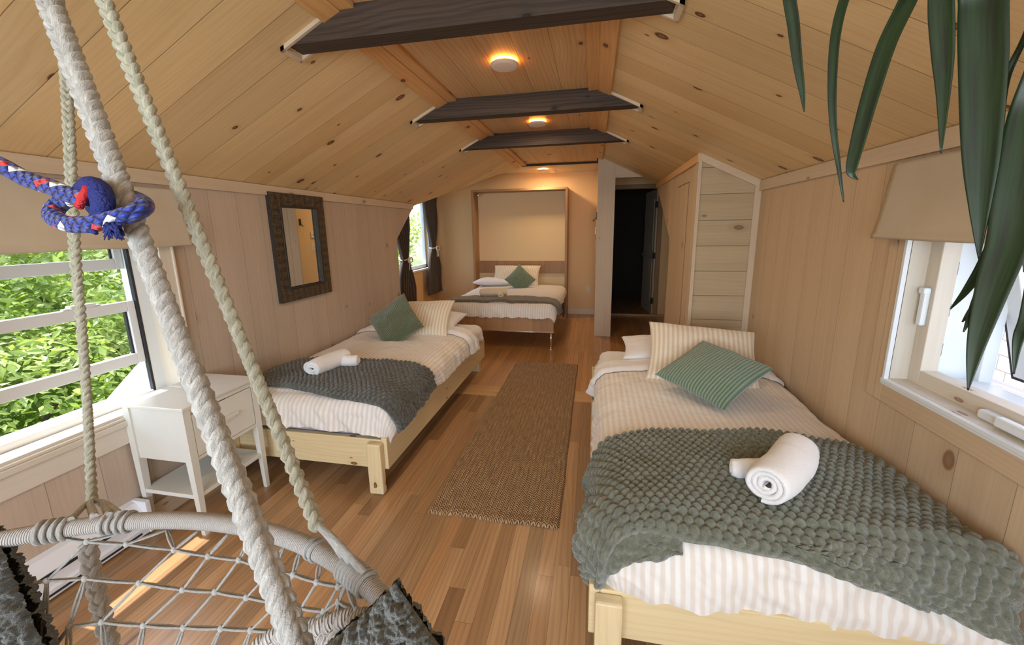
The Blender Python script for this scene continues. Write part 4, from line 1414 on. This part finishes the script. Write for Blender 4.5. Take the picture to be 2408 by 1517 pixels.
MB().lathe([(0, 0), (.055, 0), (.058, -.02), (.045, -.036), (0, -.038)], (-.663, 6.80, 2.404), 28).build('housing', 'plate', sd)

def outlet(x, y, z, face, label):
    o = thing('wall_outlet', (x, y, z), label, 'outlet', 'wall outlets')
    if face == 'y':
        boxo('plate', 'plate', o, x - .035, x + .035, y - .006, y, z - .057, z + .057, bevel=.003)
        for dz in (-.025, .025):
            boxo('socket', 'farceil', o, x - .016, x + .016, y - .009, y - .005, z + dz - .014, z + dz + .014, bevel=.003)
            MB().box(x - .008, x - .005, y - .0095, y - .0088, z + dz - .005, z + dz + .006).box(x + .005, x + .008, y - .0095, y - .0088, z + dz - .005, z + dz + .006).build('slot', 'hdark', o)
    return o
outlet(-.065, 7.1, .445, 'y', 'wall outlet right of the far bed, beside the doorway post')
outlet(-2.70, 7.1, .41, 'y', 'wall outlet left of the far bed, beside the curtain')
th_ = thing('thermostat', (.036, 5.98, 1.42), 'white thermostat on the partition beside the doorway post', 'thermostat')
boxo('housing', 'plate', th_, .012, .0355, 5.94, 6.04, 1.40, 1.50, bevel=.006)
boxo('display', 'hdark', th_, .0105, .0125, 5.97, 6.00, 1.445, 1.465, bevel=0)
sw = thing('light_switch', (.036, 5.98, 1.27), 'white light switch plate below the thermostat', 'light switch')
boxo('plate', 'plate', sw, .029, .0355, 5.93, 6.05, 1.20, 1.32, bevel=.003)
boxo('rocker', 'farceil', sw, .025, .030, 5.965, 6.015, 1.23, 1.29, bevel=.002)
hk = thing('coat_hook', (.036, 5.72, 1.62), 'small dark hook on the partition edge above the thermostat', 'hook')
MB().box(.026, .0355, 5.70, 5.74, 1.60, 1.70).tube(catmull([(.026, 5.72, 1.63), (.0, 5.72, 1.60), (-.01, 5.72, 1.58), (-.012, 5.72, 1.60)], 5), .005, 8).build('hook_body', 'black', hk)
hk2 = thing('wall_hook', (1.30, 6.2, 1.7), 'black iron hook on the shaded hall wall right of the doorway', 'hook')
MB().box(1.285, 1.2995, 6.17, 6.23, 1.60, 1.76).tube(catmull([(1.285, 6.2, 1.66), (1.25, 6.2, 1.62), (1.22, 6.2, 1.64), (1.22, 6.2, 1.70)], 5), .010, 8).build('hook_body', 'black', hk2)

# ================================================================== HANGING CHAIR
K = Vector((-.735, .507, 1.95))
RC, RR, RZ = Vector((-.486, -.139, 1.10)), .5475, 1.10
def ringp(deg, dz=0, r=RR):
    a = math.radians(deg)
    return Vector((RC.x + r * math.cos(a), RC.y + r * math.sin(a), RZ + dz))
hc = thing('hanging_chair', (RC.x, RC.y, .75), 'white macrame hanging chair, its rope-wrapped hoop and net at lower left', 'hanging chair')
mb = MB()
mb.tube([ringp(d) for d in np.linspace(0, 360, 145)], .0115, 16, caps=False)
mb.build('hoop', 'wrap', hc)
# raised wraps where ropes are lashed to the hoop
def lash(d0, d1, r, n):
    mb = MB()
    for k in range(n):
        d = d0 + (d1 - d0) * k / max(1, n - 1)
        c = ringp(d)
        a = math.radians(d)
        rad = Vector((math.cos(a), math.sin(a), 0))
        pts = [c + (rad * math.cos(t) + Vector((0, 0, 1)) * math.sin(t)) * (.0115 + r * .5) + Vector((-math.sin(a), math.cos(a), 0)) * .0028 * t / 6.28 for t in np.linspace(0, 2 * math.pi, 17)]
        mb.tube(pts, r, 6, caps=False)
    mb.build('lashing', 'rope', hc)
lash(117, 114, .0034, 4)
lash(109, 106, .0028, 4)
lash(68.5, 64, .0028, 8)
lash(75, 74, .002, 2)

def braid(pts, R, name, mat, parent, strands=3, pitch=None, per=None, sr=.60, jitter=.0):
    P = catmull(pts, 30)
    # resample by arc length
    L = [0]
    for i in range(1, len(P)):
        L.append(L[-1] + (P[i] - P[i - 1]).length)
    tot = L[-1]
    pitch = pitch or R * 7.5
    n = max(20, int(tot / (pitch / 14)))
    out = []
    j = 0
    for i in range(n + 1):
        s_ = tot * i / n
        while j < len(L) - 2 and L[j + 1] < s_:
            j += 1
        t = (s_ - L[j]) / max(1e-9, L[j + 1] - L[j])
        out.append(P[j].lerp(P[j + 1], t))
    mb = MB()
    T0 = (out[1] - out[0]).normalized()
    N = T0.orthogonal().normalized()
    Ns = []
    for i in range(n + 1):
        T = (out[min(i + 1, n)] - out[max(i - 1, 0)]).normalized()
        N = (N - T * N.dot(T)).normalized()
        Ns.append((N.copy(), T.cross(N)))
    for k in range(strands):
        ph = 2 * math.pi * k / strands
        pts2 = []
        for i in range(n + 1):
            s_ = tot * i / n
            t = 2 * math.pi * s_ / pitch + ph
            a, b = Ns[i]
            tw = s_ * 2.2
            x, y = R * .56 * math.sin(t), R * .36 * math.sin(2 * t)
            x, y = x * math.cos(tw) - y * math.sin(tw), x * math.sin(tw) + y * math.cos(tw)
            w = jitter * noise.noise(out[i] * 40 + Vector((k * 3, 0, 0)))
            pts2.append(out[i] + a * (x + w) + b * y)
        mb.tube(pts2, R * sr, 10)
    return mb.build(name, mat, parent)

K1 = ray(14, -254, .54)
p_end = ray(772, 1700, .385)
braid([K1, K1.lerp(p_end, .25) + Vector((.002, 0, -.004)), K1.lerp(p_end, .5) + Vector((0, 0, -.006)), K1.lerp(p_end, .75), p_end], .0120, 'support_rope', 'rope', hc, pitch=.060, strands=4)
pa = ray(800, 1292, (ringp(70) - CAM).dot(ROT @ Vector((0, 0, -1))))
braid([K + Vector((.03, .0, 0)), (K + Vector((.03, 0, 0))).lerp(ringp(73.5, .035), .5) + Vector((0, 0, -.005)), ringp(73.5, .035)], .0088, 'support_rope', 'ropegrn', hc, pitch=.046)
braid([K + Vector((-.0, .0, 0)), ray(150, 130, .80), ray(162, 300, .82), ray(168, 440, .83), ray(178, 620, .84), ray(190, 750, .85), ray(205, 950, .84), ray(214, 1120, .82), ray(217, 1178, .80)], .0088, 'support_rope', 'ropegrn', hc, pitch=.046)
# hanging line from the knot to the ceiling, knot, hook
braid([K, Vector((-.735, .507, 2.20)), Vector((-.735, .507, 2.37))], .016, 'hanging_rope', 'rope', hc, pitch=.1)
mb = MB()
for k in range(5):
    c = K + Vector((0, 0, -.02 + k * .012))
    mb.tube([c + Vector((math.cos(t) * .028, math.sin(t) * .028, 0)) for t in np.linspace(0, 2 * math.pi, 17)], .008, 8, caps=False)
mb.build('gathering_knot', 'rope', hc)
MB().lathe([(.0, 0), (.03, 0), (.03, -.008), (.006, -.012), (.006, -.05), (0, -.05)], (-.735, .507, ZF), 20).build('ceiling_hook', 'black', hc)
# fork strands at the hoop
mb = MB()
fk = ray(217, 1178, .80)
for d, rr in ((113.5, .0045), (110.5, .005), (108.6, .005), (107.2, .0055)):
    e = ringp(d, .012)
    mid = fk.lerp(e, .5) + Vector((.01 * math.sin(d), 0, .006))
    mb.tube(catmull([fk, mid, e], 8), rr, 8)
mb.build('rope_fork', 'rope', hc)
mb = MB()
e0 = ringp(73.2, .04)
for d, rr in ((68.8, .0045), (67.2, .0045), (65.2, .0045), (64.4, .004)):
    e = ringp(d, .014)
    mb.tube(catmull([e0, e0.lerp(e, .5) + Vector((0, 0, .004)), e], 8), rr, 8)
mb.build('rope_fork', 'rope', hc)
# lower braid running inside the basket
dlow = .70
braid([ray(207, 1275, .78), ray(215, 1340, .77), ray(232, 1410, .75), ray(250, 1480, .73), ray(270, 1560, .71), ray(300, 1640, .69)], .0130, 'inner_rope', 'rope', hc, pitch=.07)

# net: knots on a bowl surface hanging from the hoop
ZB = .62
def bowl(px, py):
    o_ = CAM
    d = (ray(px, py, 1) - CAM)
    k = (RZ - ZB) / (RR * RR)
    ax, ay = o_.x - RC.x, o_.y - RC.y
    A = k * (d.x ** 2 + d.y ** 2)
    B = 2 * k * (ax * d.x + ay * d.y) - d.z
    C_ = k * (ax * ax + ay * ay) + ZB - o_.z
    disc = B * B - 4 * A * C_
    if disc < 0:
        disc = 0
    t = (-B + math.sqrt(disc)) / (2 * A)
    return o_ + d * t
rows = [
    [(150, 1266), (205, 1274), (298, 1280), (410, 1293), (490, 1308), (562, 1317), (640, 1340), (690, 1351), (745, 1369), (796, 1379), (815, 1372), (872, 1390)],
    [(78, 1372), (110, 1366), (200, 1361), (328, 1371), (430, 1387), (506, 1392), (580, 1405), (655, 1418), (708, 1430), (762, 1438), (796, 1415), (838, 1436)],
    [(100, 1560), (163, 1474), (240, 1463), (338, 1471), (432, 1476), (520, 1478), (590, 1482), (650, 1485), (690, 1492)],
    [(160, 1560), (250, 1555), (320, 1560), (400, 1558), (480, 1560), (560, 1560)],
]
mb = MB()
def strand(a, b, r=.0015, gap=.0021, sag=.0):
    a, b = Vector(a), Vector(b)
    t = (b - a).normalized()
    n = t.cross(Vector((.2, .3, 1))).normalized()
    for s_ in (-1, 1):
        pts = [a.lerp(b, f) + n * s_ * gap * (.25 + .75 * math.sin(f * math.pi)) + Vector((0, 0, -sag * math.sin(f * math.pi))) for f in (0, .2, .4, .6, .8, 1)]
        mb.tube(pts, r, 6, uscale=3)
RP = [[bowl(*p) for p in r] for r in rows]
for r in RP:
    for a, b in zip(r, r[1:]):
        strand(a, b)
def hoop_at(px, py):
    best = min(range(30, 150), key=lambda d: ((ray(px, py, 1) - CAM).normalized() - (ringp(d, -.015) - CAM).normalized()).length)
    return ringp(best, -.016)
# columns from the hoop down
cols = [((395, 1240), 0, 2), ((395, 1240), 0, 3), ((470, 1246), 0, 3), ((540, 1254), 0, 4), ((585, 1270), 0, 5), ((662, 1284), 0, 6), ((710, 1300), 0, 7), ((748, 1318), 0, 8), ((292, 1250), 0, 1)]
for h_, r_, c_ in cols:
    strand(hoop_at(*h_), RP[0][c_])
down01 = [(2, 1), (3, 3), (4, 4), (5, 5), (6, 6), (7, 7), (8, 8), (9, 9), (10, 9), (1, 1), (10, 11)]
for a, b in [(1, 1), (3, 3), (4, 4), (5, 5), (6, 6), (7, 7), (8, 8), (9, 9), (10, 10)]:
    strand(RP[0][a], RP[1][b])
for a, b in [(1, 0), (2, 1), (3, 2), (4, 3), (5, 4), (6, 5), (7, 6), (8, 7), (9, 8)]:
    strand(RP[1][a], RP[2][min(b, 8)])
for a, b in [(0, 0), (1, 0), (2, 1), (3, 2), (4, 3), (5, 4), (6, 5)]:
    strand(RP[2][a], RP[3][min(b, 5)])
strand(hoop_at(803, 1336), RP[0][9]); strand(hoop_at(812, 1340), RP[0][10]); strand(hoop_at(868, 1392), RP[0][10])
for px, py in ((760, 1470), (775, 1478), (790, 1468), (805, 1466), (715, 1485), (735, 1478)):
    strand(RP[1][9] if px < 780 else RP[1][10], bowl(px, py))
strand(RP[0][10], bowl(840, 1440)); strand(bowl(840, 1440), bowl(826, 1475))
strand(RP[1][9], bowl(700, 1490)); strand(RP[1][8], bowl(690, 1490))
for r in RP[:3]:
    for p in r:
        mb.lathe([(0, -.0045), (.0032, -.003), (.0042, 0), (.0032, .003), (0, .0045)], p, 8)
mb.build('net', 'rope', hc)
braid([bowl(600, 1545), bowl(650, 1512), bowl(700, 1498), bowl(750, 1490), bowl(800, 1475), bowl(850, 1468), bowl(900, 1470)], .015, 'seat_edge', 'wrap', hc, pitch=.06, jitter=.004)

# plush cushions in the chair
def plush(name, c, xd, up, w, label, seed):
    m4 = frame_from(c, xd, up)
    mb = MB()
    n = 210
    def side(sg):
        def fn(a, b):
            x, y = 2 * a - 1, 2 * b - 1
            f = max(0, 1 - x ** 2) * max(0, 1 - y ** 2)
            z = .032 * f ** .42
            p = Vector((x * w / 2, y * w / 2, sg * z))
            q = p * 1.0 + Vector((seed, 0, 0))
            d = .006 * hexbump(p.x + .010 * noise.noise(q * 40), p.y + .010 * noise.noise(q * 40 + Vector((9, 9, 9))), .017) + .004 * noise.noise(q * 120) + .0035 * noise.noise(q * 330)
            nn = Vector((x * .5 * (1 - f), y * .5 * (1 - f), sg))
            return m4 @ (p + nn.normalized() * d)
        return fn
    mb.grid(side(1), n, n)
    k = len(mb.f)
    mb.grid(side(-1), n, n)
    mb.f[k:] = [f[::-1] for f in mb.f[k:]]
    return tag(mb.build(name, 'throw', weld=True), label, 'cushion')
# right one: corner peeks up over the hoop
c0 = ray(890, 1700, .36)
k0 = ray(925, 1375, .385)
diag = (k0 - c0)
side_v = ray(1215, 1735, .36) - c0
nrm = diag.cross(side_v).normalized()
xd = (diag.normalized() + side_v.normalized())
plush('plush_cushion', c0, xd, nrm, diag.length * 1.414, 'dark green plush cushion corner over the hoop, bottom centre of the photo', 1.0)
c0 = ray(-130, 1640, .50)
k0 = ray(-40, 1250, .55)
diag = (k0 - c0)
side_v = ray(330, 1740, .45) - c0
nrm = diag.cross(side_v).normalized()
xd = (diag.normalized() + side_v.normalized())
plush('plush_cushion', c0, xd, nrm, diag.length * 1.5, 'very dark green plush cushion at the bottom left corner of the photo', 5.0)

# ================================================================== BLUE ROPE
br = thing('blue_rope', ray(230, 490, .56), 'blue braided rope with red and white flecks knotted round the white rope', 'rope')
def kd(px, py):   # depth of the thick rope where it crosses this pixel row
    lo, hi = 0.0, 1.0
    for _ in range(40):
        t = (lo + hi) / 2
        q = K1.lerp(p_end, t) - CAM
        q = ROT.transposed() @ q
        y = CY_PX - F_PX * q.y / -q.z
        if y < py:
            lo = t
        else:
            hi = t
    return -q.z
kdv = kd(0, 490)
R_B = .0092
P3 = lambda l: [ray(x, y, kdv + dz) for x, y, dz in l]
MB().tube(catmull(P3([(-260, 300, .02), (-90, 352, .01), (0, 388, 0), (60, 420, 0), (120, 440, -.005), (175, 462, -.01), (215, 468, -.015)]), 14), R_B, 14).build('line', 'blue', br)
MB().tube(catmull(P3([(222, 452, -.012), (180, 462, .0), (142, 478, .01), (124, 505, .0), (150, 525, -.014), (205, 528, -.026), (265, 516, -.028), (318, 500, -.024), (340, 484, -.010), (326, 470, .02), (290, 462, .035), (250, 470, .03), (225, 490, .0)]), 12), R_B, 14).build('loop', 'blue', br)
MB().tube(catmull(P3([(190, 445, .0), (214, 436, -.022), (236, 452, -.028), (242, 490, -.028), (226, 522, -.01)]), 10), lambda t: .0095 * (.75 + .4 * math.sin(t * math.pi)), 14).build('knot', 'bluefray', br)
MB().tube(catmull(P3([(200, 430, -.012), (206, 444, -.034), (196, 462, -.036), (186, 486, -.03)]), 8), .0042, 10).build('red_strand', 'redfray', br)
mb = MB()
random.seed(3)
for k in range(70):
    a = ray(262 + random.uniform(-16, 20), 528 + random.uniform(-4, 4), kdv - .03 + random.uniform(-.01, .012))
    b = ray(266 + random.uniform(-26, 28), 548 + random.uniform(-4, 18), kdv - .03 + random.uniform(-.015, .02))
    mb.tube([a, a.lerp(b, .5) + Vector((random.uniform(-.002, .002), 0, 0)), b], lambda t: .0022 * (1 - .8 * t), 5)
mb.build('frayed_end', 'bluefray', br)
MB().tube(catmull(P3([(200, 530, -.02), (215, 540, -.03), (228, 550, -.03)]), 6), lambda t: .006 * (1 - .7 * t), 8).build('frayed_end', 'bluefray', br)

# ================================================================== HANGING LEAVES (tall dracaena behind the camera, leaning over it)
pl = thing('strap_leaf_plant', (.95, -.35, 0), 'long drooping dark green strap leaves hanging down at the top right', 'plant')
crown = ray(2500, -180, .58)
def leafb(path, wpx, depth, tipw=.04, drift=0.0, tip=False):
    """path of pixels (root to tip) on one depth; wpx = width in pixels at widest"""
    pts = [crown] + [ray(x, y, depth + drift * i / len(path)) for i, (x, y) in enumerate(path)]
    P = catmull(pts, 10)
    n = len(P) - 1
    w0 = wpx * depth / F_PX
    mb = MB()
    view = (P[n // 2] - CAM).normalized()
    def fn(a, b):
        i = min(n, int(round(a * n)))
        T = (P[min(i + 1, n)] - P[max(i - 1, 0)]).normalized()
        side = T.cross(view).normalized()
        nn = side.cross(T)
        t = a
        w = w0 * (min(1, .35 + t * 2.2)) * (1 - max(0, (t - .45) / .55) ** 1.6) + .0006
        x = 2 * b - 1
        return P[i] + side * x * w / 2 + nn * (.12 * w * (1 - x * x) + .0006 * (1 if b < 2 else 0))
    mb.grid(fn, n, 8, uvfn=lambda a, b: (a, b * w0))
    o = mb.build('leaf', 'plant', pl)
    s_ = o.modifiers.new('solid', 'SOLIDIFY')
    s_.thickness = .0012
    return o
leafb([(2120, -190), (1900, -150), (1856, -50), (1866, 60), (1876, 150), (1886, 215), (1891, 262)], 24, .55)
leafb([(2200, -180), (2030, -110), (1985, 0), (1964, 90), (1957, 200), (1960, 300), (1973, 400), (1984, 475)], 18, .55)
leafb([(2260, -160), (2160, -60), (2135, 0), (2085, 105), (2045, 230), (2018, 330), (2003, 392), (2004, 412), (2018, 424)], 34, .52)
leafb([(2225, -120), (2213, -10), (2217, 120), (2218, 220), (2213, 360)], 42, .50)
leafb([(2330, -150), (2312, 0), (2311, 150), (2307, 350), (2304, 480), (2302, 610)], 78, .48)
leafb([(2420, 60), (2368, 180), (2352, 290), (2351, 370), (2335, 470), (2302, 585)], 11, .50)
leafb([(2480, 60), (2428, 260), (2396, 430), (2372, 560), (2330, 690), (2296, 810), (2276, 918)], 74, .46)
leafb([(2500, 200), (2440, 400), (2392, 520), (2345, 630), (2300, 710), (2266, 780)], 44, .47)
leafb([(2470, 100), (2420, 330), (2370, 500), (2320, 610), (2275, 680), (2236, 726)], 28, .50)
leafb([(2560, 200), (2470, 420), (2410, 540), (2350, 640), (2290, 725), (2264, 756)], 28, .49)
leafb([(2570, 200), (2500, 420), (2452, 600), (2420, 740), (2394, 800), (2384, 880)], 34, .52)
leafb([(2520, 60), (2450, 240), (2424, 380), (2412, 520), (2408, 640)], 32, .50)
# cane, pot
mb = MB().tube(catmull([(.95, -.35, .28), (.97, -.33, .9), (.90, -.22, 1.5), tuple((crown + Vector((.06, -.06, -.12)))), tuple(crown)], 12), lambda t: .022 - .006 * t, 12)
mb.build('cane', 'bark', pl)
pt = MB().lathe([(0, .0), (.12, .0), (.16, .26), (.17, .28), (.17, .30), (.15, .30), (.145, .27), (0, .27)], (.95, -.35, .0), 36).build('pot', 'pot', pl)
MB().lathe([(0, .275), (.146, .275), (.146, .27)], (.95, -.35, .0), 30).build('soil', 'soil', pl)

# ================================================================== OUTSIDE
struct(MB().box(-40, 40, -40, 60, -3.3, -3.2).build('ground', 'meadow'), 'green ground outside')
def hill(name, cx, cy, rx, ry, h, z0):
    def fn(a, b):
        r, t = a, b * 2 * math.pi
        x, y = cx + rx * r * math.cos(t), cy + ry * r * math.sin(t)
        return (x, y, z0 + h * math.cos(r * math.pi / 2) ** .8 + .3 * fbm((x, y, 0), .3, 3))
    return struct(MB().grid(fn, 24, 64).build(name, 'meadow'), 'green wooded slope beyond the windows')
hill('hill', -24, 6, 12, 26, 7.5, -3.3)

def leaves(center, rad, n, size, seed):
    """leaf quads scattered through an ellipsoid shell"""
    rs = np.random.RandomState(seed)
    v = rs.normal(size=(n, 3))
    v /= np.linalg.norm(v, axis=1)[:, None]
    r = rs.uniform(.45, 1.0, n) ** .5
    lump = 1 + .18 * np.sin(v[:, 0] * 7 + seed) * np.sin(v[:, 1] * 6) + .12 * np.sin(v[:, 2] * 11 + 2 * seed)
    c = np.array(center) + v * (r * lump)[:, None] * np.array(rad)
    nrm = rs.normal(size=(n, 3)) * .6 + v * .6 + np.array([0, 0, .7])
    nrm /= np.linalg.norm(nrm, axis=1)[:, None]
    t = np.cross(nrm, rs.normal(size=(n, 3)))
    t /= np.linalg.norm(t, axis=1)[:, None]
    b = np.cross(nrm, t)
    sz = size * rs.uniform(.6, 1.3, n)
    L, Wd = (t * sz[:, None]), (b * (sz * .45)[:, None])
    fold = nrm * (sz * .12)[:, None]
    V = np.stack([c - L, c - L * .2 + Wd + fold, c + L, c - L * .2 - Wd + fold], axis=1).reshape(-1, 3)
    F = np.arange(n * 4).reshape(n, 4)
    return V, F
def leafmesh(name, V, F, mat, parent):
    me = bpy.data.meshes.new(name)
    me.from_pydata(V.tolist(), [], F.tolist())
    me.materials.append(M[mat])
    o = bpy.data.objects.new(name, me)
    COL.objects.link(o)
    if parent:
        o.parent = parent
        o.matrix_parent_inverse = parent.matrix_world.inverted()
    return o
def tree(x, y, zc_, rad, n, size, seed, mat, label):
    o = thing('tree', (x, y, -3.2), label, 'tree', 'leafy trees outside the left windows')
    V, F = leaves((x, y, zc_), rad, n, size, seed)
    leafmesh('foliage', V, F, mat, o)
    t = MB()
    t.tube([(x, y, -3.2), (x + .05, y, -1), (x, y, zc_)], lambda q: .12 - .05 * q, 10)
    for k in range(5):
        a = k * 1.3 + seed
        t.tube([(x, y, zc_ - rad[2] * .5), (x + .5 * rad[0] * math.cos(a), y + .5 * rad[1] * math.sin(a), zc_ + .2 * rad[2])], lambda q: .05 - .03 * q, 7)
    t.build('trunk', 'bark', o)
    return o
tree(-6.0, 2.2, -.6, (1.7, 1.9, 1.9), 24000, .050, 1, 'leaf', 'tree filling the lower part of the left window view')
tree(-6.6, 4.6, .3, (1.8, 1.8, 2.3), 24000, .050, 2, 'leaf2', 'paler tree behind the right side of the left window view')
tree(-7.0, .6, .2, (1.8, 1.8, 2.4), 24000, .050, 3, 'leaf', 'tree at the left edge of the left window view')
tree(-8.8, 3.0, 1.2, (2.4, 3.2, 2.8), 26000, .065, 4, 'leaf2', 'taller tree behind the others in the left window view')
tree(-6.4, 7.4, .4, (1.8, 2.0, 2.4), 16000, .06, 5, 'leaf2', 'pale tree seen through the far window')
tree(-7.2, 10.2, 1.0, (2.4, 2.4, 3.0), 16000, .07, 6, 'leaf2', 'pale tree behind the far window')

# lower roof seen through the bottom right of the left window
def zr(x, y=0):
    return .45 + .12 * (x + 2.46)
def roofpt(px, py):
    d = ray(px, py, 1) - CAM
    t = (.45 + .12 * (0 + 2.46) - 1.5) / (d.z - .12 * d.x)
    return CAM + d * t
a1, a2, a3 = roofpt(345, 832), roofpt(318, 862), roofpt(225, 968)
poly = [(-2.47, 1.0), (-2.47, 5.2), (a1.x - .6, 5.2), (a1.x - .2, a1.y + .35), (a1.x, a1.y), (a2.x, a2.y), (a3.x, a3.y), (a3.x + .5, a3.y - .55)]
mb = MB()
T_ = [(x, y, zr(x)) for x, y in poly]
B_ = [(x, y, zr(x) - .12) for x, y in poly]
mb.quad(T_, [(p[1], p[0]) for p in T_])
mb.quad(B_[::-1], [(p[1], p[0]) for p in B_[::-1]])
for i in range(len(T_)):
    j = (i + 1) % len(T_)
    q = [T_[i], B_[i], B_[j], T_[j]]
    mb.quad(q, [(p[1] + p[2], p[0]) for p in q])
struct(mb.build('roof', 'shingle'), 'sunlit grey shingle roof outside the left window')
# unseen eave, added to cut the sun through the left window to a strip
struct(MB().box(-2.80, -2.36, -1.0, 4.4, 1.97, 2.05).build('roof', 'vinyl'), 'unseen eave added to trim the sun at the left window')
# outer wall skins so the shell is closed
struct(MB().box(XR + .14, XR + .3, YB, .25, .3, 2.0).build('wall_outer', 'cedar'))
# roof and shingled wall outside the right window
mb = MB()
q = [(1.50, -2.0, .62), (6.5, -2.0, -.55), (6.5, 6.0, -.55), (1.50, 6.0, .62)]
mb.quad(q, [(p[1], p[0] * 1.03) for p in q])
struct(mb.build('roof', 'shingle2'), 'blue grey shingle roof outside the right window')
mb = MB().box(3.4, 3.6, -2.0, 8, -.6, 4.2, grain=1)
struct(mb.build('wall_neighbour', 'cedar'), 'sunlit pale shingled wall outside the right window')
